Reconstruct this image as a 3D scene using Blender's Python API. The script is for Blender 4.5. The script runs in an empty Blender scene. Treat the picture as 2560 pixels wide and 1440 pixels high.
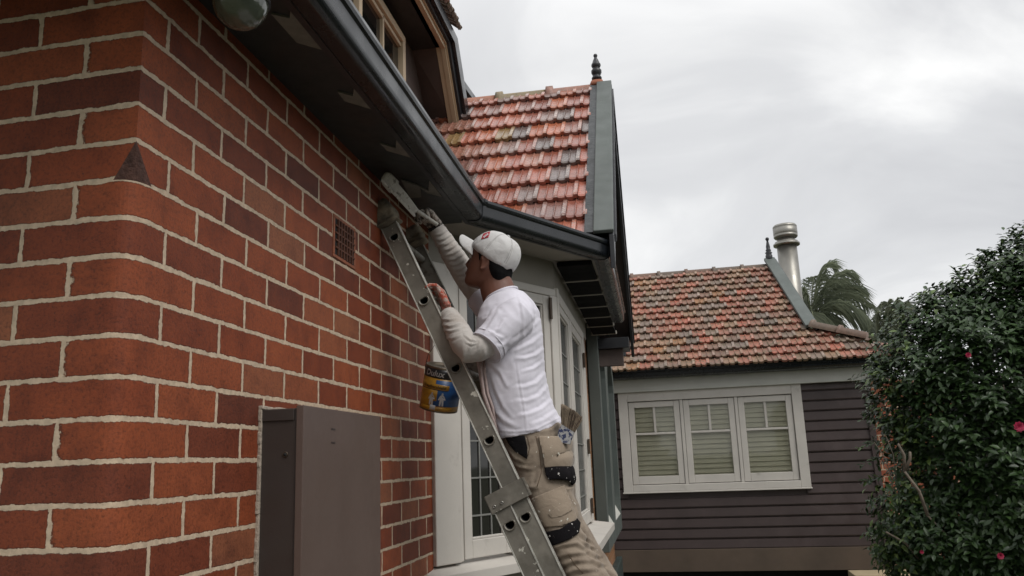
import bpy, bmesh, math, random
import numpy as np
from mathutils import Vector, Matrix, noise
from mathutils.bvhtree import BVHTree
from mathutils.geometry import tessellate_polygon
random.seed(7)
R_ = math.radians
sc = bpy.context.scene
col = sc.collection
H0 = 1.6                      # eye height above the ground; all building coordinates below are relative to the eye

# ------------------------------------------------------------------ camera
FPX, PITCH, ROLL, YAW = 2050.0, 12.08, -2.14, 9.514
def cam_axes():
    p, r, a = R_(PITCH), R_(ROLL), R_(YAW)
    fwd = Vector((0, math.cos(p), math.sin(p))); right = Vector((1, 0, 0)); up = right.cross(fwd)
    r2 = math.cos(r)*right + math.sin(r)*up; u2 = -math.sin(r)*right + math.cos(r)*up
    Rz = Matrix.Rotation(a, 3, 'Z')
    return Rz @ r2, Rz @ u2, Rz @ fwd
CR, CU, CF = cam_axes()
cam = bpy.data.objects.new('camera', bpy.data.cameras.new('camera')); col.objects.link(cam)
m = Matrix((CR, CU, -CF)).transposed().to_4x4(); m.translation = (0, 0, H0); cam.matrix_world = m
cam.data.sensor_width = 36; cam.data.lens = FPX/2560*36; cam.data.clip_start = 0.05; cam.data.clip_end = 2000
sc.camera = cam
# ------------------------------------------------------------------ view, world, sun
sc.view_settings.view_transform = 'Standard'; sc.view_settings.look = 'None'
sc.view_settings.exposure = 0.42; sc.view_settings.gamma = 1.0
SUN_EL, SUN_AZ = 50, 125
w = bpy.data.worlds.new('World'); sc.world = w; w.use_nodes = True
nt = w.node_tree; nt.nodes.clear(); N = nt.nodes.new; Lk = nt.links.new
out = N('ShaderNodeOutputWorld'); sky = N('ShaderNodeTexSky'); sky.sky_type = 'NISHITA'; sky.sun_disc = False
sky.sun_elevation = R_(SUN_EL); sky.sun_rotation = R_(SUN_AZ)
b1 = N('ShaderNodeBackground'); b1.inputs[1].default_value = 0.08; Lk(sky.outputs[0], b1.inputs[0])
tc = N('ShaderNodeTexCoord'); sx = N('ShaderNodeSeparateXYZ'); Lk(tc.outputs['Generated'], sx.inputs[0])
# cloud layer: direction projected on a flat sheet overhead
ad = N('ShaderNodeMath'); ad.operation = 'ADD'; ad.inputs[1].default_value = 0.75; Lk(sx.outputs[2], ad.inputs[0])
dx = N('ShaderNodeMath'); dx.operation = 'DIVIDE'; Lk(sx.outputs[0], dx.inputs[0]); Lk(ad.outputs[0], dx.inputs[1])
dy = N('ShaderNodeMath'); dy.operation = 'DIVIDE'; Lk(sx.outputs[1], dy.inputs[0]); Lk(ad.outputs[0], dy.inputs[1])
cb = N('ShaderNodeCombineXYZ'); Lk(dx.outputs[0], cb.inputs[0]); Lk(dy.outputs[0], cb.inputs[1])
mp = N('ShaderNodeMapping'); mp.inputs['Rotation'].default_value = (0, 0, R_(-28)); mp.inputs['Scale'].default_value = (1.0, 1.45, 1); mp.inputs['Location'].default_value = (3.1, 0.6, 0)
Lk(cb.outputs[0], mp.inputs[0])
n1 = N('ShaderNodeTexNoise'); n1.inputs['Scale'].default_value = 2.6; n1.inputs['Detail'].default_value = 7; n1.inputs['Roughness'].default_value = 0.52; n1.inputs['Distortion'].default_value = 0.6
Lk(mp.outputs[0], n1.inputs[0])
cr = N('ShaderNodeValToRGB'); Lk(n1.outputs['Fac'], cr.inputs[0])
e = cr.color_ramp.elements; e[0].position = 0.32; e[0].color = (0.50, 0.503, 0.515, 1); e[1].position = 0.66; e[1].color = (0.80, 0.798, 0.79, 1)
k = e.new(0.5); k.color = (0.60, 0.603, 0.610, 1)
b2 = N('ShaderNodeBackground'); b2.inputs[1].default_value = 1.0
zn = N('ShaderNodeMapRange'); zn.inputs[1].default_value = 0.45; zn.inputs[2].default_value = 1.0; zn.inputs[3].default_value = 1.0; zn.inputs[4].default_value = 1.7; Lk(sx.outputs[2], zn.inputs[0])   # an overcast sky is brightest overhead
zm_ = N('ShaderNodeVectorMath'); zm_.operation = 'SCALE'; Lk(cr.outputs[0], zm_.inputs[0]); Lk(zn.outputs[0], zm_.inputs['Scale']); Lk(zm_.outputs[0], b2.inputs[0])
mx = N('ShaderNodeMixShader'); mx.inputs[0].default_value = 0.93; Lk(b1.outputs[0], mx.inputs[1]); Lk(b2.outputs[0], mx.inputs[2]); Lk(mx.outputs[0], out.inputs[0])
sun = bpy.data.objects.new('sun', bpy.data.lights.new('sun', 'SUN')); col.objects.link(sun)
sun.data.energy = 1.3; sun.data.angle = R_(28); sun.data.color = (1, 0.97, 0.93)
sd = Vector((math.sin(R_(SUN_AZ))*math.cos(R_(SUN_EL)), math.cos(R_(SUN_AZ))*math.cos(R_(SUN_EL)), math.sin(R_(SUN_EL))))
sun.rotation_euler = sd.to_track_quat('Z', 'Y').to_euler(); sun.location = (0, 0, 20)

# ------------------------------------------------------------------ helpers: rays and frames (eye-relative metres)
def ray(px, py):
    return (CR*((px-1280)/FPX) + CU*(-(py-720)/FPX) + CF)
def at(px, py, y):            # point on the photograph's ray at distance y along the wall direction
    d = ray(px, py); return d*(y/d.y)
def atx(px, py, x):
    d = ray(px, py); return d*(x/d.x)
def atz(px, py, z):
    d = ray(px, py); return d*(z/d.z)
class Fr:                     # upright facade frame: s along it, z up, n outwards
    def __init__(f, o, u):
        f.o = Vector((o[0], o[1], 0)); f.u = Vector((u[0], u[1], 0)).normalized(); f.n = Vector((f.u.y, -f.u.x, 0)); f.z = Vector((0, 0, 1))
    def p(f, s, z, n=0): return f.o + f.u*s + f.z*z + f.n*n
    def hit(f, px, py, n=0):
        d = ray(px, py); o = f.o + f.n*n; t = o.dot(f.n)/d.dot(f.n); q = d*t - o; return q.dot(f.u), q.z
FR = Fr((-1.045, 1.48), (0, 1)); FL = Fr((-1.045, 1.48), (0.9995, -0.033))   # main wall; left return wall (s negative)
FA = Fr((-1.045, 3.79), (0.5, 0.866)); FB = Fr((-0.535, 4.673), (0, 1)); FG = Fr((-0.6, 6.3), (0, 1))
FF = Fr((0, 11), (0.9995, -0.033))

# ------------------------------------------------------------------ helpers: materials
def new_mat(name):
    m = bpy.data.materials.new(name); m.use_nodes = True; t = m.node_tree
    return m, t, t.nodes['Principled BSDF']
def nd(t, ty, **kw):
    n = t.nodes.new('ShaderNode'+ty)
    for k, v in kw.items():
        if k.startswith('i_'):
            key = k[2:]; key = int(key) if key.isdigit() else key.replace('_', ' ')
            n.inputs[key].default_value = v
        else: setattr(n, k, v)
    return n
def mixc(t, fac, a, b, mode='MIX'):
    n = t.nodes.new('ShaderNodeMix'); n.data_type = 'RGBA'; n.blend_type = mode; n.clamp_result = False
    for i, v in ((0, fac), (6, a), (7, b)):
        if isinstance(v, (int, float)): n.inputs[i].default_value = v
        elif isinstance(v, tuple): n.inputs[i].default_value = v if len(v) == 4 else v+(1,)
        else: t.links.new(v, n.inputs[i])
    return n.outputs[2]
def ramp(t, src, stops):
    n = t.nodes.new('ShaderNodeValToRGB'); t.links.new(src, n.inputs[0]); el = n.color_ramp.elements
    while len(el) < len(stops): el.new(0.5)
    for e_, (p, c) in zip(el, stops):
        e_.position = p; e_.color = (c, c, c, 1) if isinstance(c, (int, float)) else tuple(c)+(1,)
    return n.outputs[0]
def noise_n(t, scale, detail=4, rough=0.55, vec=None, dist=0.0, stretch=None):
    n = nd(t, 'TexNoise', i_Scale=scale, i_Detail=detail, i_Roughness=rough, i_Distortion=dist)
    if vec is None:
        tc = nd(t, 'TexCoord'); vec = tc.outputs['Object']
    if stretch:
        mp = nd(t, 'Mapping', i_Scale=stretch); t.links.new(vec, mp.inputs[0]); vec = mp.outputs[0]
    t.links.new(vec, n.inputs['Vector']); return n.outputs['Fac']
def bump(t, b, h, strength=0.3, dist=0.003):
    n = nd(t, 'Bump', i_Strength=strength, i_Distance=dist); t.links.new(h, n.inputs['Height'])
    t.links.new(n.outputs[0], b.inputs['Normal']); return n
def surf(name, c, rough=0.6, var=0.12, vs=6.0, bs=90.0, bst=0.25, bd=0.002, metal=0.0, spec=0.5, dirt=None, dirt_s=9.0, dirt_t=(0.58, 0.66), speck=None, speck_s=60, speck_t=(0.7, 0.73), stretch=None):
    """painted / plain surface with soft tonal variation, optional dirt patches and small specks"""
    m, t, b = new_mat(name)
    v = ramp(t, noise_n(t, vs, 5), [(0.3, 1-var), (0.7, 1+var)])
    colr = mixc(t, 1.0, c, v, 'MULTIPLY')
    if dirt is not None:
        f = ramp(t, noise_n(t, dirt_s, 6, 0.65, stretch=stretch), [(dirt_t[0], 0.0), (dirt_t[1], 1.0)]); colr = mixc(t, f, colr, dirt)
    if speck is not None:
        f = ramp(t, noise_n(t, speck_s, 3, 0.6), [(speck_t[0], 0.0), (speck_t[1], 1.0)]); colr = mixc(t, f, colr, speck)
    t.links.new(colr, b.inputs['Base Color'])
    rr = ramp(t, noise_n(t, vs*2.3, 4), [(0.3, max(0.02, rough-0.08)), (0.7, min(1, rough+0.1))]); t.links.new(rr, b.inputs['Roughness'])
    b.inputs['Metallic'].default_value = metal; b.inputs['Specular IOR Level'].default_value = spec
    if bst: bump(t, b, noise_n(t, bs, 4), bst, bd)
    return m

def brick_mat(name, palette, mort=(0.55, 0.43, 0.31), row=0.0835, wid=0.245, ms=0.0056, joint_shade=0.5):
    m, t, b = new_mat(name); Lk = t.links.new
    tc = nd(t, 'TexCoord'); uv = tc.outputs['UV']
    wn = nd(t, 'TexNoise', i_Scale=11.0, i_Detail=6, i_Roughness=0.75); Lk(tc.outputs['Object'], wn.inputs['Vector'])
    su = nd(t, 'VectorMath', operation='SUBTRACT'); Lk(wn.outputs['Color'], su.inputs[0]); su.inputs[1].default_value = (0.5, 0.5, 0.5)
    scl = nd(t, 'VectorMath', operation='SCALE'); Lk(su.outputs[0], scl.inputs[0]); scl.inputs['Scale'].default_value = 0.011
    add = nd(t, 'VectorMath', operation='ADD'); Lk(uv, add.inputs[0]); Lk(scl.outputs[0], add.inputs[1])
    def brick(ms_, sm, v):
        n = nd(t, 'TexBrick', i_Scale=1.0, offset=0.5, offset_frequency=2)
        n.inputs['Color1'].default_value = (0, 0, 0, 1); n.inputs['Color2'].default_value = (1, 1, 1, 1); n.inputs['Mortar'].default_value = (0, 0, 0, 1)
        n.inputs['Mortar Size'].default_value = ms_; n.inputs['Mortar Smooth'].default_value = sm; n.inputs['Bias'].default_value = 0
        n.inputs['Brick Width'].default_value = wid; n.inputs['Row Height'].default_value = row
        Lk(v, n.inputs['Vector']); return n
    bk = brick(ms*2.1, 1.0, add.outputs[0]); ids = brick(0.0, 0.0, uv)
    fine = noise_n(t, 150, 5, 0.75); mid = noise_n(t, 34, 8, 0.78)
    s0 = nd(t, 'Math', operation='MULTIPLY_ADD'); Lk(bk.outputs['Fac'], s0.inputs[0]); s0.inputs[1].default_value = 0.5; s0.inputs[2].default_value = -0.25
    s1 = nd(t, 'Math', operation='MULTIPLY_ADD'); Lk(mid, s1.inputs[0]); s1.inputs[1].default_value = 1.0; Lk(s0.outputs[0], s1.inputs[2])
    mask = ramp(t, s1.outputs[0], [(0.50, 0.0), (0.54, 1.0)])
    bed = ramp(t, s1.outputs[0], [(0.42, 0.0), (0.51, 1.0)])          # ragged dark arris: shadow of the joint put into the colour
    tone = ramp(t, ids.outputs['Color'], palette)
    speck = ramp(t, fine, [(0.34, 0.55), (0.5, 1.0), (0.72, 1.15)])
    blotch = ramp(t, noise_n(t, 9, 7, 0.7), [(0.28, (0.60, 0.57, 0.60)), (0.5, (0.98, 0.97, 0.97)), (0.72, (1.2, 1.22, 1.15))])
    c = mixc(t, 1.0, tone, speck, 'MULTIPLY'); c = mixc(t, 1.0, c, blotch, 'MULTIPLY')
    pit = ramp(t, noise_n(t, 160, 2, 0.5), [(0.70, 0.0), (0.76, 0.8)]); c = mixc(t, pit, c, (0.03, 0.02, 0.018))
    c = mixc(t, ramp(t, bed, [(0.0, 0.0), (1.0, joint_shade)]), c, (0.045, 0.024, 0.018))
    mc = mixc(t, 1.0, mort, ramp(t, noise_n(t, 60, 5), [(0.25, 0.7), (0.75, 1.15)]), 'MULTIPLY')
    c = mixc(t, mask, c, mc); Lk(c, b.inputs['Base Color'])
    Lk(ramp(t, fine, [(0.3, 0.55), (0.7, 0.72)]), b.inputs['Roughness'])
    h1 = nd(t, 'Math', operation='MULTIPLY_ADD'); Lk(fine, h1.inputs[0]); h1.inputs[1].default_value = 0.35
    inv = nd(t, 'Math', operation='SUBTRACT'); Lk(mask, inv.inputs[0]); Lk(bed, inv.inputs[1]); Lk(inv.outputs[0], h1.inputs[2])
    b.inputs['Specular IOR Level'].default_value = 0.28; bump(t, b, h1.outputs[0], 0.6, 0.006)
    return m
M = {}
PAL = [(0.0, (0.125, 0.032, 0.016)), (0.15, (0.160, 0.037, 0.016)), (0.5, (0.210, 0.047, 0.017)), (0.8, (0.255, 0.064, 0.024)), (1.0, (0.235, 0.085, 0.042))]
M['brick'] = brick_mat('red_brick', PAL)
M['brick2'] = brick_mat('tan_brick', [(0, (0.2, 0.1, 0.05)), (0.5, (0.3, 0.15, 0.07)), (1, (0.34, 0.17, 0.1))], ms=0.004, mort=(0.3, 0.24, 0.17), joint_shade=0.2)
M['brick3'] = brick_mat('far_brick', [(0, (0.2, 0.06, 0.03)), (0.5, (0.3, 0.085, 0.045)), (1, (0.34, 0.12, 0.06))], ms=0.005, joint_shade=0.2)
M['sooty_shade'] = surf('sooty_shaded_brick', (0.075, 0.035, 0.026), 0.9, 0.5, 60, 150, 0.9, 0.006)  # sooty stop; the shade of its overhang is also put into the colour
M['soffit'] = surf('soffit_paint', (0.017, 0.020, 0.019), 0.5, 0.3, 5, 60, 0.15)
M['patch'] = surf('pale_grey_patch', (0.165, 0.15, 0.125), 0.8, 0.15, 20, 80, 0.3)
M['gutter'] = surf('gutter_steel', (0.010, 0.012, 0.015), 0.27, 0.3, 3, 20, 0.12, 0.002, dirt=(0.03, 0.033, 0.036), dirt_t=(0.6, 0.8))
M['panel'] = surf('dark_panel_paint', (0.007, 0.007, 0.007), 0.9, 0.3, 5, 60, 0.15, spec=0.1)
M['black'] = surf('black_trim', (0.014, 0.015, 0.018), 0.4, 0.3, 5, 40, 0.15)
M['green'] = surf('grey_green_paint', (0.085, 0.100, 0.092), 0.55, 0.12, 4, 40, 0.2, dirt=(0.2, 0.2, 0.19), dirt_t=(0.66, 0.8), dirt_s=6)
M['greend'] = surf('dark_green_paint', (0.032, 0.046, 0.042), 0.55, 0.12, 4, 40, 0.2)
M['lead'] = surf('lead_flashing', (0.045, 0.048, 0.05), 0.5, 0.35, 12, 40, 0.5, 0.006, metal=0.3, speck=(0.5, 0.5, 0.5), speck_s=45, speck_t=(0.74, 0.76))
M['white'] = surf('cream_white_paint', (0.53, 0.50, 0.455), 0.5, 0.06, 5, 70, 0.15, dirt=(0.3, 0.28, 0.24), dirt_t=(0.62, 0.82), dirt_s=4)
M['render'] = surf('shaded_render', (0.27, 0.25, 0.215), 0.75, 0.08, 4, 60, 0.3)  # render darkened: shade under the eaves put into its colour
M['cream'] = surf('cream_paint', (0.48, 0.38, 0.26), 0.55, 0.08, 5, 50, 0.15)
M['dormer'] = surf('umber_board', (0.075, 0.055, 0.048), 0.7, 0.2, 4, 50, 0.2)
M['weather'] = surf('umber_weatherboard', (0.050, 0.034, 0.032), 0.5, 0.14, 3, 60, 0.2, dirt=(0.07, 0.05, 0.048), dirt_t=(0.55, 0.8), dirt_s=3)
M['plinth'] = surf('brown_base', (0.085, 0.060, 0.042), 0.7, 0.14, 3, 60, 0.2)
M['beam'] = surf('beam_paint', (0.50, 0.50, 0.455), 0.55, 0.07, 3, 40, 0.15)
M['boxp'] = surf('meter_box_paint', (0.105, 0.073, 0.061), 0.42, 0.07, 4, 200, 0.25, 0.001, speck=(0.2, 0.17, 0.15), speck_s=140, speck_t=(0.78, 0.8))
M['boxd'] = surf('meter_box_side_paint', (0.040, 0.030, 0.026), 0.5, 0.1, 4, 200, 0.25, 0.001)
M['caulk'] = surf('mortar_fillet', (0.36, 0.30, 0.24), 0.9, 0.15, 40, 90, 0.8, 0.006)
M['lintel'] = surf('terracotta', (0.26, 0.085, 0.04), 0.7, 0.2, 20, 120, 0.4)
M['ventd'] = surf('terracotta_dark', (0.10, 0.035, 0.018), 0.8, 0.2, 20, 120, 0.4)
M['dark'] = surf('dark_void', (0.008, 0.008, 0.008), 0.9, 0.1, bst=0)
M['steel'] = surf('flue_steel', (0.27, 0.26, 0.235), 0.38, 0.12, 3, 30, 0.1, metal=0.75, stretch=(6, 6, 1), dirt=(0.25, 0.24, 0.21), dirt_s=3, dirt_t=(0.5, 0.75))
M['alu'] = surf('ladder_aluminium', (0.20, 0.185, 0.155), 0.5, 0.25, 8, 60, 0.25, metal=0.35, dirt=(0.11, 0.10, 0.08), dirt_s=9, dirt_t=(0.45, 0.72), speck=(0.55, 0.53, 0.46), speck_s=24, speck_t=(0.655, 0.67))
M['alud'] = surf('ladder_inner_aluminium', (0.22, 0.215, 0.185), 0.55, 0.25, 8, 60, 0.25, metal=0.4, dirt=(0.09, 0.08, 0.065), dirt_s=14, dirt_t=(0.5, 0.6), speck=(0.5, 0.47, 0.4), speck_s=26, speck_t=(0.66, 0.68))
M['edge'] = surf('highlit_aluminium', (0.50, 0.49, 0.44), 0.4, 0.25, 20, 60, 0.2, metal=0.35, dirt=(0.2, 0.19, 0.16), dirt_s=16, dirt_t=(0.5, 0.68))  # bright highlight along the stile edge put into a paler metal colour
M['brush_paint'] = surf('paint_smeared_wood', (0.40, 0.385, 0.34), 0.7, 0.2, 30, 120, 0.6, 0.004, dirt=(0.14, 0.13, 0.11), dirt_s=30, dirt_t=(0.55, 0.65))
M['rag'] = surf('oily_rag', (0.20, 0.17, 0.12), 0.95, 0.3, 20, 420, 0.8, 0.002, dirt=(0.055, 0.05, 0.04), dirt_s=16, dirt_t=(0.45, 0.7))
M['skin'] = surf('skin', (0.155, 0.065, 0.042), 0.5, 0.1, 25, 300, 0.15, 0.001)
M['hair'] = surf('black_hair', (0.006, 0.0055, 0.006), 0.8, 0.3, 80, 300, 0.5, 0.002, spec=0.15)
M['boot'] = surf('boot_leather', (0.06, 0.045, 0.035), 0.7)
M['rope'] = surf('dusty_cord', (0.36, 0.28, 0.26), 0.9, 0.15, 60)
M['wire'] = surf('wire_steel', (0.06, 0.055, 0.05), 0.4, metal=0.6)
M['red'] = surf('red_label', (0.35, 0.015, 0.03), 0.7)
M['offw'] = surf('white_thread', (0.7, 0.7, 0.7), 0.7)
M['bk'] = surf('black_cordura', (0.008, 0.007, 0.008), 0.95, 0.3, 20, 300, 0.6, 0.002, speck=(0.5, 0.48, 0.45), speck_s=60, speck_t=(0.66, 0.675), spec=0.12)
M['hinge'] = surf('tarnished_hinge', (0.07, 0.05, 0.035), 0.5, metal=0.5)
def cloth(name, c, dirt=None, dt=(0.6, 0.8), ds=10, speck=None, st=(0.7, 0.72), ss=70, wr=0.5, ws=14, stretch=(1, 1, 1)):
    m, t, b = new_mat(name); Lk = t.links.new
    v = ramp(t, noise_n(t, 9, 4), [(0.3, 0.90), (0.7, 1.05)]); cc = mixc(t, 1.0, c, v, 'MULTIPLY')
    if dirt: cc = mixc(t, ramp(t, noise_n(t, ds, 6, 0.65), [(dt[0], 0.0), (dt[1], 1.0)]), cc, dirt)
    if speck: cc = mixc(t, ramp(t, noise_n(t, ss, 3, 0.6), [(st[0], 0.0), (st[1], 1.0)]), cc, speck)
    Lk(cc, b.inputs['Base Color']); b.inputs['Roughness'].default_value = 0.9; b.inputs['Specular IOR Level'].default_value = 0.15
    b.inputs['Sheen Weight'].default_value = 0.15
    f = noise_n(t, 420, 2); f2 = noise_n(t, ws, 4, 0.5, dist=0.6, stretch=stretch)
    mm = nd(t, 'Math', operation='MULTIPLY_ADD'); Lk(f, mm.inputs[0]); mm.inputs[1].default_value = 0.05; Lk(f2, mm.inputs[2])
    bump(t, b, mm.outputs[0], wr, 0.012); return m
M['shirt'] = cloth('white_cotton', (0.62, 0.60, 0.66), wr=0.12, ws=24)
M['sleeve'] = cloth('stained_white_knit', (0.44, 0.41, 0.38), dirt=(0.26, 0.21, 0.17), dt=(0.52, 0.8), ds=9, speck=(0.06, 0.05, 0.05), ss=34, st=(0.74, 0.76), wr=0.25, ws=30)
M['khaki'] = cloth('khaki_canvas', (0.265, 0.215, 0.165), dirt=(0.11, 0.08, 0.058), dt=(0.46, 0.68), ds=7, speck=(0.6, 0.57, 0.5), ss=55, st=(0.70, 0.715), wr=0.3, ws=26)
M['khaki2'] = cloth('khaki_pocket', (0.28, 0.225, 0.17), dirt=(0.10, 0.08, 0.06), dt=(0.58, 0.78), ds=14, speck=(0.62, 0.6, 0.52), ss=42, st=(0.67, 0.685), wr=0.3, ws=30)
M['seam'] = surf('seam_thread', (0.13, 0.09, 0.06), 0.9)
M['capm'] = cloth('cap_twill', (0.56, 0.55, 0.54), dirt=(0.33, 0.31, 0.28), dt=(0.55, 0.85), ds=16, speck=(0.16, 0.14, 0.13), ss=55, st=(0.70, 0.715), wr=0.3, ws=30)
M['stitch'] = surf('grey_stitching', (0.26, 0.25, 0.24), 0.9)
M['glove'] = cloth('paint_stained_glove', (0.42, 0.37, 0.32), dirt=(0.07, 0.06, 0.055), dt=(0.52, 0.58), ds=26, wr=0.8, ws=60)
M['glovered'] = cloth('orange_coated_glove', (0.36, 0.075, 0.045), dirt=(0.36, 0.31, 0.27), dt=(0.42, 0.56), ds=30, wr=0.6, ws=60)
M['band'] = cloth('black_wristband', (0.02, 0.018, 0.018), wr=0.3)
# glass seen from outside: dark room, sky reflections
def glass(name, c, rough=0.05):
    m, t, b = new_mat(name); b.inputs['Base Color'].default_value = c+(1,); b.inputs['Roughness'].default_value = rough
    b.inputs['Specular IOR Level'].default_value = 0.6
    bump(t, b, noise_n(t, 5, 2), 0.06, 0.01); return m
M['pane'] = glass('dark_window_glass', (0.010, 0.010, 0.009))
m_, t_, b_ = new_mat('clear_glass'); tr_ = nd(t_, 'BsdfTransparent'); gs_ = nd(t_, 'BsdfGlossy', i_Roughness=0.03); mx_ = nd(t_, 'MixShader'); fr_ = nd(t_, 'Fresnel', i_IOR=1.5)
ma_ = nd(t_, 'Math', operation='MULTIPLY_ADD'); t_.links.new(fr_.outputs[0], ma_.inputs[0]); ma_.inputs[1].default_value = 0.7; ma_.inputs[2].default_value = 0.0
t_.links.new(ma_.outputs[0], mx_.inputs[0]); t_.links.new(tr_.outputs[0], mx_.inputs[1]); t_.links.new(gs_.outputs[0], mx_.inputs[2]); t_.links.new(mx_.outputs[0], t_.nodes['Material Output'].inputs[0]); M['clear'] = m_
m_, t_, b_ = new_mat('lamp_glass'); b_.inputs['Base Color'].default_value = (0.075, 0.085, 0.065, 1); b_.inputs['Roughness'].default_value = 0.08; b_.inputs['Coat Weight'].default_value = 0.8
bump(t_, b_, noise_n(t_, 45, 2), 0.25, 0.01); M['lampg'] = m_
M['blind'] = surf('plantation_blind', (0.47, 0.46, 0.33), 0.6, 0.06, 4, 50, 0.1)
M['came'] = surf('lead_came', (0.20, 0.20, 0.185), 0.55, 0.15, 20, 60, 0.1)
# roof tiles: colour per tile in the attribute 'tile'
def tile_mat(name, rough, lichen, lc=(0.10, 0.085, 0.045)):
    m, t, b = new_mat(name); Lk = t.links.new
    a = nd(t, 'Attribute', attribute_name='tile'); c = a.outputs['Color']
    vo = nd(t, 'TexVoronoi', i_Scale=75.0); tcc = nd(t, 'TexCoord'); Lk(tcc.outputs['Object'], vo.inputs['Vector'])
    inv_ = nd(t, 'Math', operation='SUBTRACT'); inv_.inputs[0].default_value = 1.0; Lk(a.outputs['Alpha'], inv_.inputs[1])
    dts = ramp(t, vo.outputs['Distance'], [(0.25, 1.0), (0.5, 0.0)]); fd = nd(t, 'Math', operation='MULTIPLY'); Lk(dts, fd.inputs[0]); Lk(inv_.outputs[0], fd.inputs[1]); c = mixc(t, fd.outputs[0], c, (0.42, 0.33, 0.29))  # dotted highlight put into the colour of the side strip
    c = mixc(t, 1.0, c, ramp(t, noise_n(t, 30, 5, 0.7), [(0.3, 0.75), (0.7, 1.2)]), 'MULTIPLY')
    f = ramp(t, noise_n(t, 22, 6, 0.75), [(1-lichen, 0.0), (1.08-lichen, 0.85)]); c = mixc(t, f, c, lc)
    c = mixc(t, 1.0, c, ramp(t, noise_n(t, 2.2, 5, 0.6), [(0.3, (0.78, 0.80, 0.80)), (0.7, (1.2, 1.12, 1.05))]), 'MULTIPLY')
    f = ramp(t, noise_n(t, 48, 5, 0.8), [(0.50, 0.0), (0.60, lichen*lichen*1.7-0.1)]); c = mixc(t, f, c, (0.15, 0.125, 0.10))
    f = ramp(t, noise_n(t, 90, 3, 0.7), [(0.68, 0.0), (0.74, 0.7)]); c = mixc(t, f, c, (0.30, 0.27, 0.2))
    Lk(c, b.inputs['Base Color']); Lk(ramp(t, noise_n(t, 40, 4), [(0.3, rough-0.1), (0.7, rough+0.15)]), b.inputs['Roughness'])
    bump(t, b, noise_n(t, 110, 4), 0.35, 0.003); return m
M['tileA'] = tile_mat('glazed_roof_tile', 0.20, 0.40)
M['tileB'] = tile_mat('weathered_roof_tile', 0.6, 0.50)
M['tileR'] = tile_mat('ridge_tile', 0.5, 0.42, (0.07, 0.06, 0.035))

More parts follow.
